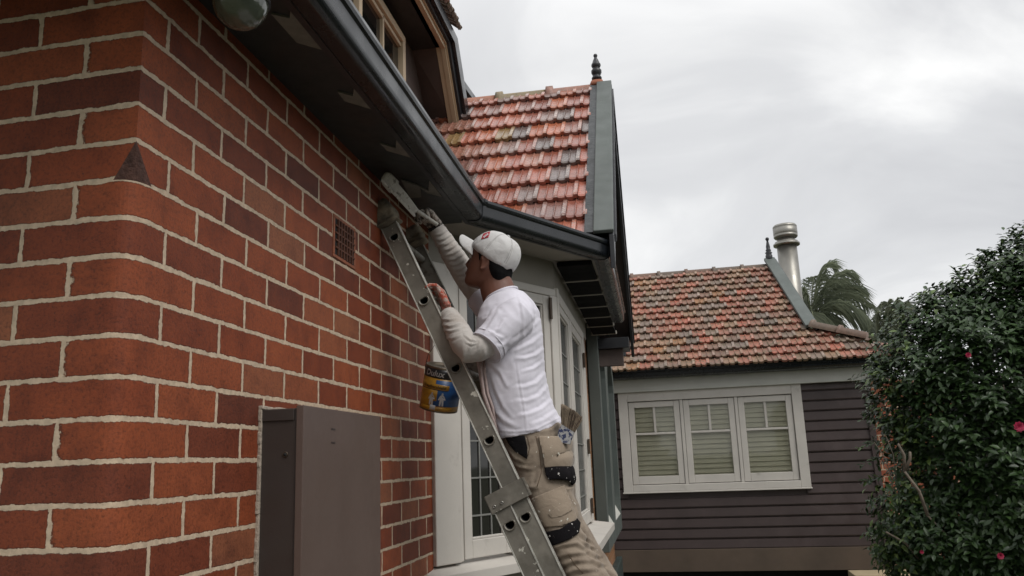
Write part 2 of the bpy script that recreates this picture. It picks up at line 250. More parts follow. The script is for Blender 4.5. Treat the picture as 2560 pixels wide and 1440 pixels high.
# ------------------------------------------------------------------ helpers: meshes
class MB:
    def __init__(s): s.v = []; s.f = []; s.mi = []; s.uv = None; s.c = None; s.sm = []
    def add(s, vs, fs, mi=0, smooth=False):
        o = len(s.v); s.v += [tuple(v) for v in vs]; s.f += [tuple(i+o for i in f) for f in fs]; s.mi += [mi]*len(fs); s.sm += [smooth]*len(fs); return s
    def box(s, o, ax, ay, az, mi=0):       # corner o and three edge vectors
        o, ax, ay, az = map(Vector, (o, ax, ay, az)); 
        if ax.cross(ay).dot(az) < 0: ax, ay = ay, ax
        p = [o, o+ax, o+ax+ay, o+ay, o+az, o+ax+az, o+ax+ay+az, o+ay+az]
        return s.add(p, [(0, 3, 2, 1), (4, 5, 6, 7), (0, 1, 5, 4), (1, 2, 6, 5), (2, 3, 7, 6), (3, 0, 4, 7)], mi)
    def fbox(s, F, s0, s1, z0, z1, n0, n1, mi=0):
        return s.box(F.p(s0, z0, n0), F.u*(s1-s0), F.n*(n1-n0), F.z*(z1-z0), mi)
    def prism(s, pts, d, mi=0, holes=()):  # planar polygon (3D points) extruded by vector d
        d = Vector(d); loops = [[Vector(p) for p in pts]]+[[Vector(p) for p in h] for h in holes]
        tris = tessellate_polygon(loops); flat = [p for l in loops for p in l]; n = len(flat)
        s.add(flat+[p+d for p in flat], [t for t in tris]+[tuple(i+n for i in reversed(t)) for t in tris], mi)
        o = len(s.v)-2*n; k = 0
        for l in loops:
            c = len(l)
            s.f += [(o+k+i, o+k+(i+1) % c, o+n+k+(i+1) % c, o+n+k+i) for i in range(c)]; s.mi += [mi]*c; s.sm += [False]*c; k += c
        return s
    def tube(s, pts, rad, n=12, mi=0, caps=True, up=(0, 0, 1), smooth=True):
        """tube through pts; rad items: r or (ra, rb)"""
        pts = [Vector(p) for p in pts]; L = len(pts); rings = []
        a = None
        for i, p in enumerate(pts):
            d = (pts[min(i+1, L-1)]-pts[max(i-1, 0)]).normalized()
            if a is None:
                a = Vector(up) - d*Vector(up).dot(d)
                if a.length < 1e-3: a = Vector((1, 0, 0)) - d*d.x
            else: a = a - d*a.dot(d)
            a.normalize(); b = d.cross(a)
            r = rad[i] if isinstance(rad, (list, tuple)) else rad
            ra, rb = r if isinstance(r, tuple) else (r, r)
            rings.append([p + a*ra*math.cos(2*math.pi*k/n) + b*rb*math.sin(2*math.pi*k/n) for k in range(n)])
        vs = [v for r in rings for v in r]; fs = [(i*n+k, i*n+(k+1) % n, (i+1)*n+(k+1) % n, (i+1)*n+k) for i in range(L-1) for k in range(n)]
        if caps: fs += [tuple(reversed(range(n))), tuple((L-1)*n+k for k in range(n))]
        return s.add(vs, fs, mi, smooth)
    def loft(s, rings, mi=0, n=20, caps=True, smooth=True, p=2.3):
        """rings: (centre, vecA, vecB) superellipse sections"""
        vs = []
        for c, a, b in rings:
            c, a, b = Vector(c), Vector(a), Vector(b)
            for k in range(n):
                t = 2*math.pi*k/n; ct, st = math.cos(t), math.sin(t)
                vs.append(c + a*math.copysign(abs(ct)**(2/p), ct) + b*math.copysign(abs(st)**(2/p), st))
        L = len(rings); fs = [(i*n+k, i*n+(k+1) % n, (i+1)*n+(k+1) % n, (i+1)*n+k) for i in range(L-1) for k in range(n)]
        if caps: fs += [tuple(reversed(range(n))), tuple((L-1)*n+k for k in range(n))]
        return s.add(vs, fs, mi, smooth)
    def lathe(s, base, axis, prof, n=20, mi=0, smooth=True):
        axis = Vector(axis).normalized(); return s.tube([Vector(base)+axis*h for h, r in prof], [r for h, r in prof], n, mi, True, (0.3, 1, 0.1), smooth) if False else s._lathe(base, axis, prof, n, mi, smooth)
    def _lathe(s, base, axis, prof, n, mi, smooth):
        base = Vector(base); a = axis.orthogonal().normalized(); b = axis.cross(a)
        vs = [base+axis*h+(a*math.cos(2*math.pi*k/n)+b*math.sin(2*math.pi*k/n))*r for h, r in prof for k in range(n)]
        L = len(prof); fs = [(i*n+k, i*n+(k+1) % n, (i+1)*n+(k+1) % n, (i+1)*n+k) for i in range(L-1) for k in range(n)]
        fs += [tuple(reversed(range(n))), tuple((L-1)*n+k for k in range(n))]
        return s.add(vs, fs, mi, smooth)
def mesh_of(name, mb, mats, fix=True):
    me = bpy.data.meshes.new(name); me.from_pydata([(v[0], v[1], v[2]+H0) for v in mb.v], [], mb.f); me.update()
    for mt in (mats if isinstance(mats, (list, tuple)) else [mats]): me.materials.append(mt)
    me.polygons.foreach_set('material_index', mb.mi); me.polygons.foreach_set('use_smooth', mb.sm)
    if fix:
        bm = bmesh.new(); bm.from_mesh(me); bmesh.ops.recalc_face_normals(bm, faces=bm.faces); bm.to_mesh(me); bm.free()
    return me
def put(name, me, parent=None, bevel=0, label=None, cat=None, group=None, kind=None):
    o = bpy.data.objects.new(name, me); col.objects.link(o)
    if parent is not None:
        o.parent = parent
        if parent.parent is None and parent.type == 'EMPTY': o.location = -parent.location
    if bevel:
        b = o.modifiers.new('bevel', 'BEVEL'); b.width = bevel; b.segments = 2; b.limit_method = 'ANGLE'; b.angle_limit = R_(35); b.harden_normals = False
    for k, v in (('label', label), ('category', cat), ('group', group), ('kind', kind)):
        if v: o[k] = v
    return o
def obj(name, mb, mats, parent=None, bevel=0, fix=True, **kw): return put(name, mesh_of(name, mb, mats, fix), parent, bevel, **kw)
def thing(name, loc, label, cat, group=None):
    o = bpy.data.objects.new(name, None); col.objects.link(o); o.location = Vector(loc)+Vector((0, 0, H0)); o.empty_display_size = 0.1
    o['label'] = label; o['category'] = cat
    if group: o['group'] = group
    return o
def solid(mb, voxel=0.007, smooth=4, mats=None, adaptive=0):
    """fuse overlapping closed pieces into one continuous surface"""
    me = mesh_of('tmp', mb, mats or []); o = bpy.data.objects.new('tmp', me); col.objects.link(o)
    r = o.modifiers.new('r', 'REMESH'); r.mode = 'VOXEL'; r.voxel_size = voxel; r.use_smooth_shade = True
    if smooth: s = o.modifiers.new('s', 'SMOOTH'); s.factor = 0.5; s.iterations = smooth
    dg = bpy.context.evaluated_depsgraph_get(); dg.update(); res = bpy.data.meshes.new_from_object(o.evaluated_get(dg)); bpy.data.objects.remove(o)
    res.materials.clear()
    for mt in (mats if isinstance(mats, (list, tuple)) else [mats]): res.materials.append(mt)
    for p in res.polygons: p.use_smooth = True; p.material_index = 0
    return res
def warp(me, fn):
    """push every vertex along its normal by fn(point, normal)"""
    nv = len(me.vertices); co = [v.co.copy() for v in me.vertices]; no = [v.normal.copy() for v in me.vertices]
    for i in range(nv):
        p = co[i]-Vector((0, 0, H0)); me.vertices[i].co = co[i]+no[i]*fn(p, no[i])
    me.update()
def ridged(p, R, s):
    q = R @ p; q = Vector((q.x*s[0], q.y*s[1], q.z*s[2])); v = noise.noise(q); return 1-2.2*abs(v)
def patch(name, poly, surf_me, mats, parent, off=0.006, step=6, thick=0.004, origin=(0, 0, 0), label=None, bulge=0.0):
    """cloth panel that follows a garment: outline given where it lies, dropped on the garment and thickened"""
    bv = BVHTree.FromPolygons([v.co for v in surf_me.vertices], [p.vertices[:] for p in surf_me.polygons])
    bm = bmesh.new(); vs = [bm.verts.new((x, y, 0)) for x, y in poly]; bm.faces.new(vs)
    xs = [p[0] for p in poly]; ys = [p[1] for p in poly]
    for axis, lo, hi in ((0, min(xs), max(xs)), (1, min(ys), max(ys))):
        q = lo+step
        while q < hi:
            n = [0, 0, 0]; n[axis] = 1; c = [0, 0, 0]; c[axis] = q
            bmesh.ops.bisect_plane(bm, geom=bm.verts[:]+bm.edges[:]+bm.faces[:], plane_co=c, plane_no=n); q += step
    cx, cy = sum(xs)/len(xs), sum(ys)/len(ys); rx = max(max(xs)-cx, 1); ry = max(max(ys)-cy, 1)
    last = None
    O = Vector((0, 0, H0))
    for v in bm.verts:
        d = ray(v.co.x, v.co.y).normalized(); h, n, i, dist = bv.ray_cast(O, d)
        if h is None:
            h, n, i, dist = bv.find_nearest(O+d*(last or 3.1))
        last = (h-O).length
        if n.dot(d) > 0: n = -n
        e = max(0, 1-((v.co.x-cx)/rx)**2)*max(0, 1-((v.co.y-cy)/ry)**2)
        v.co = h+n*(off+bulge*e)
    bmesh.ops.recalc_face_normals(bm, faces=bm.faces)
    me = bpy.data.meshes.new(name); bm.to_mesh(me); bm.free()
    me.materials.append(mats)
    for p in me.polygons: p.use_smooth = True
    o = put(name, me, parent, label=label); s = o.modifiers.new('s', 'SOLIDIFY'); s.thickness = thick; s.offset = 0
    return o
def offset_line(pts, d):
    """polyline (x,y) shifted by d to its right-hand side, with mitred corners"""
    P = [Vector(p).to_2d() for p in pts]; out = []
    for i, p in enumerate(P):
        ns = []
        if i > 0: t = (p-P[i-1]).normalized(); ns.append(Vector((t.y, -t.x)))
        if i < len(P)-1: t = (P[i+1]-p).normalized(); ns.append(Vector((t.y, -t.x)))
        n = sum(ns, Vector((0, 0))).normalized(); out.append(p+n*(d/n.dot(ns[0])))
    return out
def run(mb, line, prof, mi=0, closed=True, smooth=False):
    """closed section prof [(out, up)] carried along a plan line"""
    cols = [offset_line(line, o) for o, u in prof]; n = len(prof); vs = []
    for i in range(len(line)):
        for k in range(n): vs.append((cols[k][i].x, cols[k][i].y, prof[k][1]))
    fs = [(i*n+k, i*n+(k+1) % n, (i+1)*n+(k+1) % n, (i+1)*n+k) for i in range(len(line)-1) for k in range(n)]
    mb.add(vs, fs, mi, smooth); mb.add([vs[k] for k in range(n)], [tuple(range(n))], mi); mb.add([vs[-n+k] for k in range(n)], [tuple(reversed(range(n)))], mi)

# ------------------------------------------------------------------ ground
g = MB().add([(-400, -400, -1.6), (400, -400, -1.6), (400, 400, -1.6), (-400, 400, -1.6)], [(0, 1, 2, 3)])
M['ground'] = surf('garden_ground', (0.07, 0.075, 0.035), 0.95, 0.4, 1.5, 30, 0.5)
obj('ground', g, M['ground'], kind='structure')
M['pave'] = surf('concrete_path', (0.22, 0.21, 0.19), 0.85, 0.15, 2, 60, 0.3)
g = MB().box((-0.98, 0.2, -1.6), (2.4, 0, 0), (0, 10.4, 0), (0, 0, 0.02)); obj('path', g, M['pave'], kind='structure')

# ================================================================== MAIN HOUSE
house = thing('brick_house', (-1.5, 4, -1.6), 'red brick cottage with dark eaves, bay window and tiled gable beside the ladder', 'house')
# wall sheet round the corner with (along, up) coordinates for the bond
ZS = 0.617; ZT = 0.700; RB = 0.062          # stop of the rounded corner: bottom and top of that course
def wall_sheet():
    mb = MB(); uvs = []
    def quad(ps, us): mb.add(ps, [tuple(range(len(ps)))]); uvs.append(us)
    def cpos(s, z): return FL.p(-s, z)
    def um(s):                                 # bond on the left face is offset from the corner
        return 0.03 if s < 0.135 else -(s-0.14)
    SL = [0, 0.05, 0.135, 0.146, 0.3, 1.0, 4.0]; zt, zb = 1.165, -1.6; v0 = 0.0
    V = lambda z: z-0.618+0.0835*30
    def rows(): return [(zb, ZS), (ZS, ZT), (ZT, zt)]
    for (za, zc) in rows():
        sh = za >= ZT-1e-6
        for a, b in zip(SL, SL[1:]):
            if a == 0 and not sh and za < ZS-1e-6: continue
            lo = a
            if abs(za-ZS) < 1e-6 and a == 0:   # stop course: left face leans back to the tangent point
                quad([cpos(0.05, za), cpos(0.05, zc), cpos(0, zc)], [(um(0.05), V(za)), (um(0.05), V(zc)), (0.03, V(zc))]); continue
            quad([cpos(b, za), cpos(a, za), cpos(a, zc), cpos(b, zc)], [(um(b), V(za)), (um(a), V(za)), (um(a), V(zc)), (um(b), V(zc))])
        if abs(za-ZS) < 1e-6:
            quad([FR.p(RB, za), FR.p(RB, zc), FR.p(0, zc)], [(RB, V(za)), (RB, V(zc)), (0.03, V(zc))])
            quad([FR.p(RB, za), FR.p(2.31, za), FR.p(2.31, zc), FR.p(RB, zc)], [(RB, V(za)), (2.31, V(za)), (2.31, V(zc)), (RB, V(zc))])
        elif sh:
            quad([FR.p(0, za), FR.p(2.31, za), FR.p(2.31, zc), FR.p(0, zc)], [(0.03, V(za)), (2.31, V(za)), (2.31, V(zc)), (0.03, V(zc))])
        else:
            quad([FR.p(RB, za), FR.p(2.31, za), FR.p(2.31, zc), FR.p(RB, zc)], [(RB, V(za)), (2.31, V(za)), (2.31, V(zc)), (RB, V(zc))])
            A = cpos(0.05, 0); B = FR.p(RB, 0); C = FR.p(0, 0); n = 10
            arc = []
            for i in range(n+1):
                t = i/n; arc.append((A*(1-t)**2 + C*2*t*(1-t) + B*t*t, -0.004+0.034 if t < 1 else RB))
            for i in range(n):
                p, q = arc[i][0], arc[i+1][0]
                ua = 0.03+(RB-0.03)*i/n; ub = 0.03+(RB-0.03)*(i+1)/n
                mb.add([(p.x, p.y, za), (q.x, q.y, za), (q.x, q.y, zc), (p.x, p.y, zc)], [(0, 1, 2, 3)], 0, True); uvs.append([(ua, V(za)), (ub, V(za)), (ub, V(zc)), (ua, V(zc))])
    return mb, uvs
mb, uvs = wall_sheet()
me = mesh_of('brick_wall', mb, [M['brick'], M['sooty_shade']], fix=False)
uvl = me.uv_layers.new(name='UVMap'); k = 0
for us in uvs:
    for u in us: uvl.data[k].uv = u; k += 1
wall = put('brick_wall', me, house)
# triangular stop under the square corner, its shade put into the sooty colour
A = FL.p(-RB, ZS); B = FR.p(RB, ZS); C = FR.p(0, ZT); n = 10; arcp = []
for i in range(n+1):
    t = i/n; q = FL.p(-0.05, ZS)*(1-t)**2 + FR.p(0, ZS)*2*t*(1-t) + B*t*t; arcp.append(q)
sq = MB()
for i in range(n): sq.add([arcp[i], arcp[i+1], C], [(0, 1, 2)], 0, False)
obj('corner_stop', sq, M['sooty_shade'], house, fix=False)
def brick_quad(name, F, s0, s1, z0, z1, mat, parent, n=0.0, thick=-0.2, **kw):
    mb = MB(); mb.add([F.p(s0, z0, n), F.p(s1, z0, n), F.p(s1, z1, n), F.p(s0, z1, n), F.p(s1, z0, n+thick), F.p(s1, z1, n+thick), F.p(s0, z0, n+thick), F.p(s0, z1, n+thick)], [(0, 1, 2, 3), (1, 4, 5, 2), (6, 0, 3, 7)])
    me = mesh_of(name, mb, mat, fix=False); uv = me.uv_layers.new(name='UVMap'); V = lambda z: z+5
    for i, c in enumerate([(s0, V(z0)), (s1, V(z0)), (s1, V(z1)), (s0, V(z1)), (s1, V(z0)), (s1-thick, V(z0)), (s1-thick, V(z1)), (s1, V(z1)), (s0+thick, V(z0)), (s0, V(z0)), (s0, V(z1)), (s0+thick, V(z1))]): uv.data[i].uv = c
    return put(name, me, parent, **kw)
# raised mortar smears are in the material; the terracotta air vent is real
vt = MB(); (s0, z1), (s1, z0) = FR.hit(830, 560), FR.hit(886, 668); s0, s1, z0, z1 = 1.085, 1.295, 0.712, 0.865
vt.fbox(FR, s0, s1, z1-0.012, z1, -0.02, 0.004); vt.fbox(FR, s0, s1, z0, z0+0.012, -0.02, 0.004)
vt.fbox(FR, s0, s0+0.014, z0+0.012, z1-0.012, -0.02, 0.004); vt.fbox(FR, s1-0.014, s1, z0+0.012, z1-0.012, -0.02, 0.004)
av = obj('air_vent', vt, M['lintel'], house, bevel=0.002)
vg = MB(); vg.fbox(FR, s0+0.013, s1-0.013, z0+0.011, z1-0.011, 0.0008, 0.0018, 1)
for i in range(1, 7): x = s0+0.014+(s1-s0-0.028)*i/7; vg.fbox(FR, x-0.004, x+0.004, z0+0.012, z1-0.012, 0.002, 0.0075)
for i in range(1, 5): z = z0+0.012+(z1-z0-0.024)*i/5; vg.fbox(FR, s0+0.014, s1-0.014, z-0.003, z+0.003, 0.002, 0.007)
obj('vent_grille', vg, [M['ventd'], M['dark']], av)

# eaves: plan line of the gutter lip
LIP = [(-6.0, 0.90), (-0.725, 0.74), (-0.728, 3.668), (-0.18, 4.61), (-0.192, 6.92)]  # left run is out of view, overhang widened to shade the wall below
def eave(z): return z
gp = [(-0.088, 1.136), (-0.048, 1.132)]+[(-0.048+0.034*math.sin(R_(a)), 1.166-0.034*math.cos(R_(a))) for a in range(9, 91, 9)]+[(-0.013, 1.19), (-0.012, 1.205), (-0.004, 1.212), (0.0, 1.222), (-0.002, 1.236), (-0.010, 1.240), (-0.016, 1.230), (-0.022, 1.200), (-0.028, 1.165), (-0.05, 1.146), (-0.080, 1.148), (-0.080, 1.235), (-0.088, 1.235)]
gm = MB(); run(gm, LIP, gp, smooth=False)
go = obj('gutter', gm, M['gutter'], house)
jn = None                                        # swaged joints at the mitres
for (x, y) in (LIP[2], LIP[3]):
    i = LIP.index((x, y)); a = Vector(LIP[i-1]); b = Vector((x, y)); c = Vector(LIP[i+1])
    d1 = (a-b).normalized(); d2 = (c-b).normalized()
    ln = [tuple(b+d1*0.016), (x, y), tuple(b+d2*0.016)]; jn = MB(); run(jn, ln, [(o+0.003, u+(0.003 if u > 1.2 else -0.003)) for o, u in gp[:17]]); obj('gutter_joint', jn, M['gutter'], go)
# end cap of the bay gutter and fascia
fa = MB(); run(fa, LIP, [(-0.108, 1.134), (-0.0885, 1.134), (-0.0885, 1.225), (-0.108, 1.225)]); obj('fascia', fa, M['black'], house)
# soffit: sloping a little upwards to the wall, made of boards along the eave
so = MB(); inner = [(-6, 1.75), (-1.3, 1.60), (-1.3, 3.76), (-0.80, 4.70), (-0.80, 6.92)]; ol = offset_line(LIP, -0.1085); ol[2] = Vector((-0.836, 3.60))
sw = MB()
for i in range(4):
    a, b, c, d = ol[i], ol[i+1], Vector(inner[i+1]), Vector(inner[i])
    if i == 2: a = offset_line(LIP, -0.1085)[2]; so.prism([(ol[2].x, ol[2].y, 1.146), (-0.836, 3.63, 1.146), (-0.86, 3.73, 1.150), (-1.3, 3.76, 1.166)], (0, 0, 0.02)); sw.prism([(-0.832, 3.60, 1.147), (a.x, a.y, 1.147), (b.x, b.y, 1.147), (c.x, c.y, 1.162), (-1.2, 3.77, 1.162), (-0.856, 3.73, 1.151)], (0, 0, 0.02)); continue
    (so if i < 3 else sw).prism([(a.x, a.y, 1.146), (b.x, b.y, 1.146), (c.x, c.y, 1.162), (d.x, d.y, 1.162)], (0, 0, 0.02))
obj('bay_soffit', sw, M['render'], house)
sf = obj('soffit', so, M['soffit'], house)
# pale grey flat shapes set just under the dark soffit
pt = MB()
polys = [[(678, 30), (724, 41), (728, 10), (820, 124), (742, 102)], [(844, 226), (882, 236), (886, 209), (935, 271), (862, 249)], [(951, 356), (989, 367), (991, 342), (1029, 391), (967, 373)], [(1003, 448), (1046, 462), (1052, 474), (1053, 490), (1026, 492)], [(1046, 463), (1071, 474), (1073, 448), (1105, 489), (1068, 480)]]
for pg in polys:
    pp = []
    for (x, y) in pg: pp.append(atz(x, y, 1.147)-Vector((0, 0, 0.006)))
    pt = MB(); pt.prism(pp, (0, 0, 0.006)); obj('pale_patch', pt, M['patch'], sf)
# exposed rafters with pale edges under the bay's long side
rf = MB(); rb = MB()
for i in range(6):
    y0 = 4.66+0.465*i
    rf = MB(); rf.box((-0.510, y0, 1.118), (0.205, 0, 0), (0, 0.425, 0), (0, 0, 0.025)); obj('soffit_panel', rf, M['panel'], house, bevel=0.004)
    rb = MB(); vs = []
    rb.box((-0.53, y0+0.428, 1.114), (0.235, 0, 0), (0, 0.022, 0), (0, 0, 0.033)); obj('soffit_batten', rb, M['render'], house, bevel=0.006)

# ---- canted bay: face A (by the ladder), face B (long), both glazed casements with lead cames
def frame_rect(mb, F, s0, s1, z0, z1, w, n0, n1, bw=None, mi=0):
    bw = bw or w
    mb.fbox(F, s0, s0+w, z0, z1, n0, n1, mi); mb.fbox(F, s1-w, s1, z0, z1, n0, n1, mi)
    mb.fbox(F, s0+w, s1-w, z1-w, z1, n0, n1, mi); mb.fbox(F, s0+w, s1-w, z0, z0+bw, n0, n1, mi)
def casement(F, s0, s1, z0, z1, parent, w=0.06, bw=0.075, cols=3, rowh=0.18, n=0.0):
    mb = MB(); frame_rect(mb, F, s0, s1, z0, z1, w, n, n+0.04, bw)
    frame_rect(mb, F, s0+w, s1-w, z0+bw, z1-w, 0.012, n+0.012, n+0.030)
    o = obj('window_sash', mb, M['white'], parent, bevel=0.004)
    a, b, c, d = s0+w+0.01, s1-w-0.01, z0+bw+0.01, z1-w-0.01
    gl = MB(); gl.fbox(F, a, b, c, d, n+0.010, n+0.014); obj('pane', gl, M['pane'], o)
    cm = MB()
    for i in range(1, cols): x = a+(b-a)*i/cols; cm.fbox(F, x-0.004, x+0.004, c, d, n+0.014, n+0.020)
    z = c+0.10
    while z < d-0.05: cm.fbox(F, a, b, z-0.004, z+0.004, n+0.0145, n+0.022); z += rowh
    obj('lead_came', cm, M['came'], o)
    return o
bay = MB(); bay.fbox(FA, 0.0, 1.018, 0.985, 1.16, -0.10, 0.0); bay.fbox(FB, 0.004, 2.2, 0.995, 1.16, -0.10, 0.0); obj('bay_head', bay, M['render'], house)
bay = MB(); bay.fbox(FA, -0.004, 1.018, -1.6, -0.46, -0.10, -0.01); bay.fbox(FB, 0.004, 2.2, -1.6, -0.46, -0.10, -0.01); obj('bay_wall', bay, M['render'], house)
wa = MB(); wa.fbox(FA, 0.0, 0.172, -0.445, 0.985, -0.08, 0.022); wa.fbox(FA, 0.172, 0.20, -0.445, 0.985, -0.08, 0.006)
wa.fbox(FA, 0.20, 1.018, 0.94, 0.985, -0.08, 0.012); wa.fbox(FA, 0.955, 1.018, -0.445, 0.94, -0.08, 0.020); wa.fbox(FA, 0.563, 0.597, -0.445, 0.94, -0.08, 0.012)
wA = obj('window', wa, M['white'], house, bevel=0.005)
casement(FA, 0.202, 0.562, -0.437, 0.938, wA, w=0.055, bw=0.085, cols=3, n=-0.03)
casement(FA, 0.598, 0.953, -0.437, 0.938, wA, w=0.055, bw=0.085, cols=3, n=-0.03)
sl = MB(); 
sl.prism([FA.p(-0.10, -0.447, -0.06), FA.p(1.10, -0.447, -0.06), FA.p(1.10, -0.475, 0.115), FA.p(-0.10, -0.475, 0.115)], (0, 0, -0.045)); obj('sill', sl, M['white'], wA, bevel=0.004)
for (z_, h_) in ((0.80, 0.125), (0.10, 0.10)): hg = MB(); hg.fbox(FA, 0.938, 0.956, z_, z_+h_, 0.0205, 0.030); obj('hinge', hg, M['hinge'], wA)
wb = MB(); wb.fbox(FB, 0.0, 0.055, -0.445, 0.995, -0.08, 0.022); wb.fbox(FB, 0.055, 1.80, 0.93, 0.995, -0.08, 0.014); wb.fbox(FB, 0.70, 0.80, -0.445, 0.93, -0.08, 0.014); wb.fbox(FB, 1.60, 1.80, -0.445, 0.93, -0.08, 0.016)
wB = obj('window', wb, M['white'], house, bevel=0.005)
casement(FB, 0.057, 0.70, -0.437, 0.928, wB, w=0.05, bw=0.085, cols=6, n=-0.03); casement(FB, 0.80, 1.60, -0.437, 0.928, wB, w=0.06, bw=0.085, cols=6, n=-0.03)
sl = MB(); sl.prism([FB.p(-0.02, -0.447, -0.06), FB.p(1.95, -0.447, -0.06), FB.p(1.95, -0.475, 0.16), FB.p(-0.10, -0.475, 0.16)], (0, 0, -0.05)); obj('sill', sl, M['white'], wB, bevel=0.004)
for z in (0.70, 0.05, -0.38): hg = MB(); hg.fbox(FB, 1.585, 1.62, z, z+0.11, 0.017, 0.03); obj('hinge', hg, M['hinge'], wB)
# ---- tan brick wing with the grey-green arched frame
brick_quad('wing_wall', FG, 0.0, 4.02, -1.6, 1.4, M['brick2'], house, n=0, thick=-0.5)
ag = MB(); S0, S1 = 1.30, 3.90; zb, zt = -0.80, 1.30
def arch(s0, s1, z0, z1, rise):
    pts = [(s0, z0), (s1, z0), (s1, z1-rise)]
    for i in range(1, 12): t = math.pi*i/12; pts.append(((s0+s1)/2+math.cos(t)*(s1-s0)/2, z1-rise+math.sin(t)*rise))
    pts.append((s0, z1-rise)); return pts
r1 = arch(1.46, 2.28, -0.62, 1.13, 0.30); r2 = arch(2.62, 3.76, -0.62, 1.13, 0.34)
outer = [(S0, zb), (S1, zb), (S1, 0.98), (3.5, 1.2), (3.0, zt), (S0, zt)]
ag.prism([FG.p(s, z, 0.012) for s, z in outer], FG.n*0.10, holes=[[FG.p(s, z, 0.012) for s, z in r1], [FG.p(s, z, 0.012) for s, z in r2]])
go2 = obj('arched_frame', ag, M['green'], house, bevel=0.004)
ar = MB(); ar.fbox(FG, S0+0.02, S1-0.02, zb+0.02, 0.95, 0.004, 0.010); obj('recess_panel', ar, M['greend'], go2)
ac = MB()
for a, b in ((1.46, 2.28), (2.62, 3.76)): ac.prism([FG.p(a, -0.62, 0.011), FG.p(a, -0.62, 0.108), FG.p(a, -0.45, 0.011)], FG.u*(b-a))
obj('splayed_sill', ac, M['beam'], go2)
bs = MB(); bs.fbox(FG, 0.0, 4.3, -1.6, -1.16, 0.0, 0.07); obj('base_course', bs, M['greend'], house, bevel=0.01)

# ---- tiled gable over the bay
GX, EY, EZ, RY, RZ = -0.18, 4.62, 1.28, 6.27, 2.99
UPV = Vector((0, RY-EY, RZ-EZ)).normalized(); NRM = Vector((0, -(RZ-EZ), RY-EY)).normalized(); SL_ = math.hypot(RY-EY, RZ-EZ)
PA = [(0.31, 0.105, 0.072), (0.36, 0.125, 0.082), (0.27, 0.10, 0.075), (0.25, 0.125, 0.105), (0.33, 0.155, 0.115), (0.15, 0.115, 0.11), (0.22, 0.145, 0.13), (0.27, 0.18, 0.085), (0.39, 0.13, 0.072), (0.34, 0.115, 0.08)]
PB = [(0.24, 0.115, 0.082), (0.27, 0.115, 0.08), (0.21, 0.12, 0.09), (0.29, 0.11, 0.075), (0.30, 0.105, 0.07), (0.18, 0.13, 0.105), (0.24, 0.145, 0.095), (0.33, 0.10, 0.065), (0.19, 0.14, 0.12), (0.25, 0.155, 0.10), (0.31, 0.15, 0.07)]
def tiles(name, O, e, g, n, width, length, tw, tg, pal, mat, parent, cuts=(), amp=0.010, lift=0.024, seed=1, wts=None, extra_low=0):
    """interlocking tiles: rows along e, rising along g; cuts = (point, normal) keep the side opposite the normal"""
    rnd = random.Random(seed); O, e, g, n = map(Vector, (O, e, g, n)); mb = MB(); cols_ = []
    nr = int(math.ceil(length/tg)); nc = int(math.ceil(width/tw))+1
    prof = [(0.0, 0.9), (0.03, 1.0), (0.13, 1.0), (0.20, 0.95), (0.22, 0.25), (0.30, 0.02), (0.42, 0.0), (0.52, 0.12), (0.56, 0.75), (0.60, 0.78), (0.64, 0.15), (0.74, 0.0), (0.86, 0.02), (0.95, 0.25), (0.985, 0.5), (1.0, 0.9)]
    prof = [(1-x, h) for x, h in reversed(prof)]
    for r in range(nr):
        for c in range(-1, nc):
            s0 = (c+(0.5 if r % 2 else 0.0))*tw + rnd.uniform(-0.002, 0.002); t0 = r*tg+rnd.uniform(-0.004, 0.004); t1 = (r+1)*tg+0.01
            if s0 > width or s0+tw < 0: continue
            cc = rnd.choices(pal, wts)[0]; j = rnd.uniform(0.85, 1.15); cc = (cc[0]*j, cc[1]*j, cc[2]*j, 1)
            l0 = lift+rnd.uniform(-0.003, 0.003); tl = rnd.uniform(-0.003, 0.003); vs = []; P = len(prof)
            for (x, h) in prof:
                base = O+e*(s0+x*tw); hh = h*amp; drop = (1-h)*0.010
                for (tt, lf) in ((t0-drop, l0-0.028-amp*0.0), (t0-drop, l0+tl*x), (t0-drop+0.02, l0+0.004+tl*x), (t1, 0.002)):
                    vs.append(base+g*tt+n*(lf+hh))
            fs = []
            for i in range(P-1):
                for q in range(3): fs.append((i*4+q, (i+1)*4+q, (i+1)*4+q+1, i*4+q+1))
            fs += [(0, 1, 2, 3), ((P-1)*4+3, (P-1)*4+2, (P-1)*4+1, (P-1)*4)]
            mb.add(vs, fs, 0, False); hl = (min(1, cc[0]*1.1+0.01), cc[1]*1.15+0.01, cc[2]*1.15+0.01, 0.0); cols_ += [hl if (q//3) in (P-3, P-4) and q % 3 and q < 3*(P-1) else cc for q in range(len(fs))]
    me = mesh_of(name, mb, mat, fix=False)
    at_ = me.attributes.new('tile', 'FLOAT_COLOR', 'FACE'); at_.data.foreach_set('color', [x for c in cols_ for x in c])
    bm = bmesh.new(); bm.from_mesh(me); up = Vector((0, 0, H0))
    for (pc, pn) in cuts: bmesh.ops.bisect_plane(bm, geom=bm.verts[:]+bm.edges[:]+bm.faces[:], plane_co=Vector(pc)+up, plane_no=Vector(pn), clear_outer=True)
    bm.to_mesh(me); bm.free(); return put(name, me, parent)
FE = Vector((0.9995, -0.033, 0)); FEo = Vector((1, 0, 0))
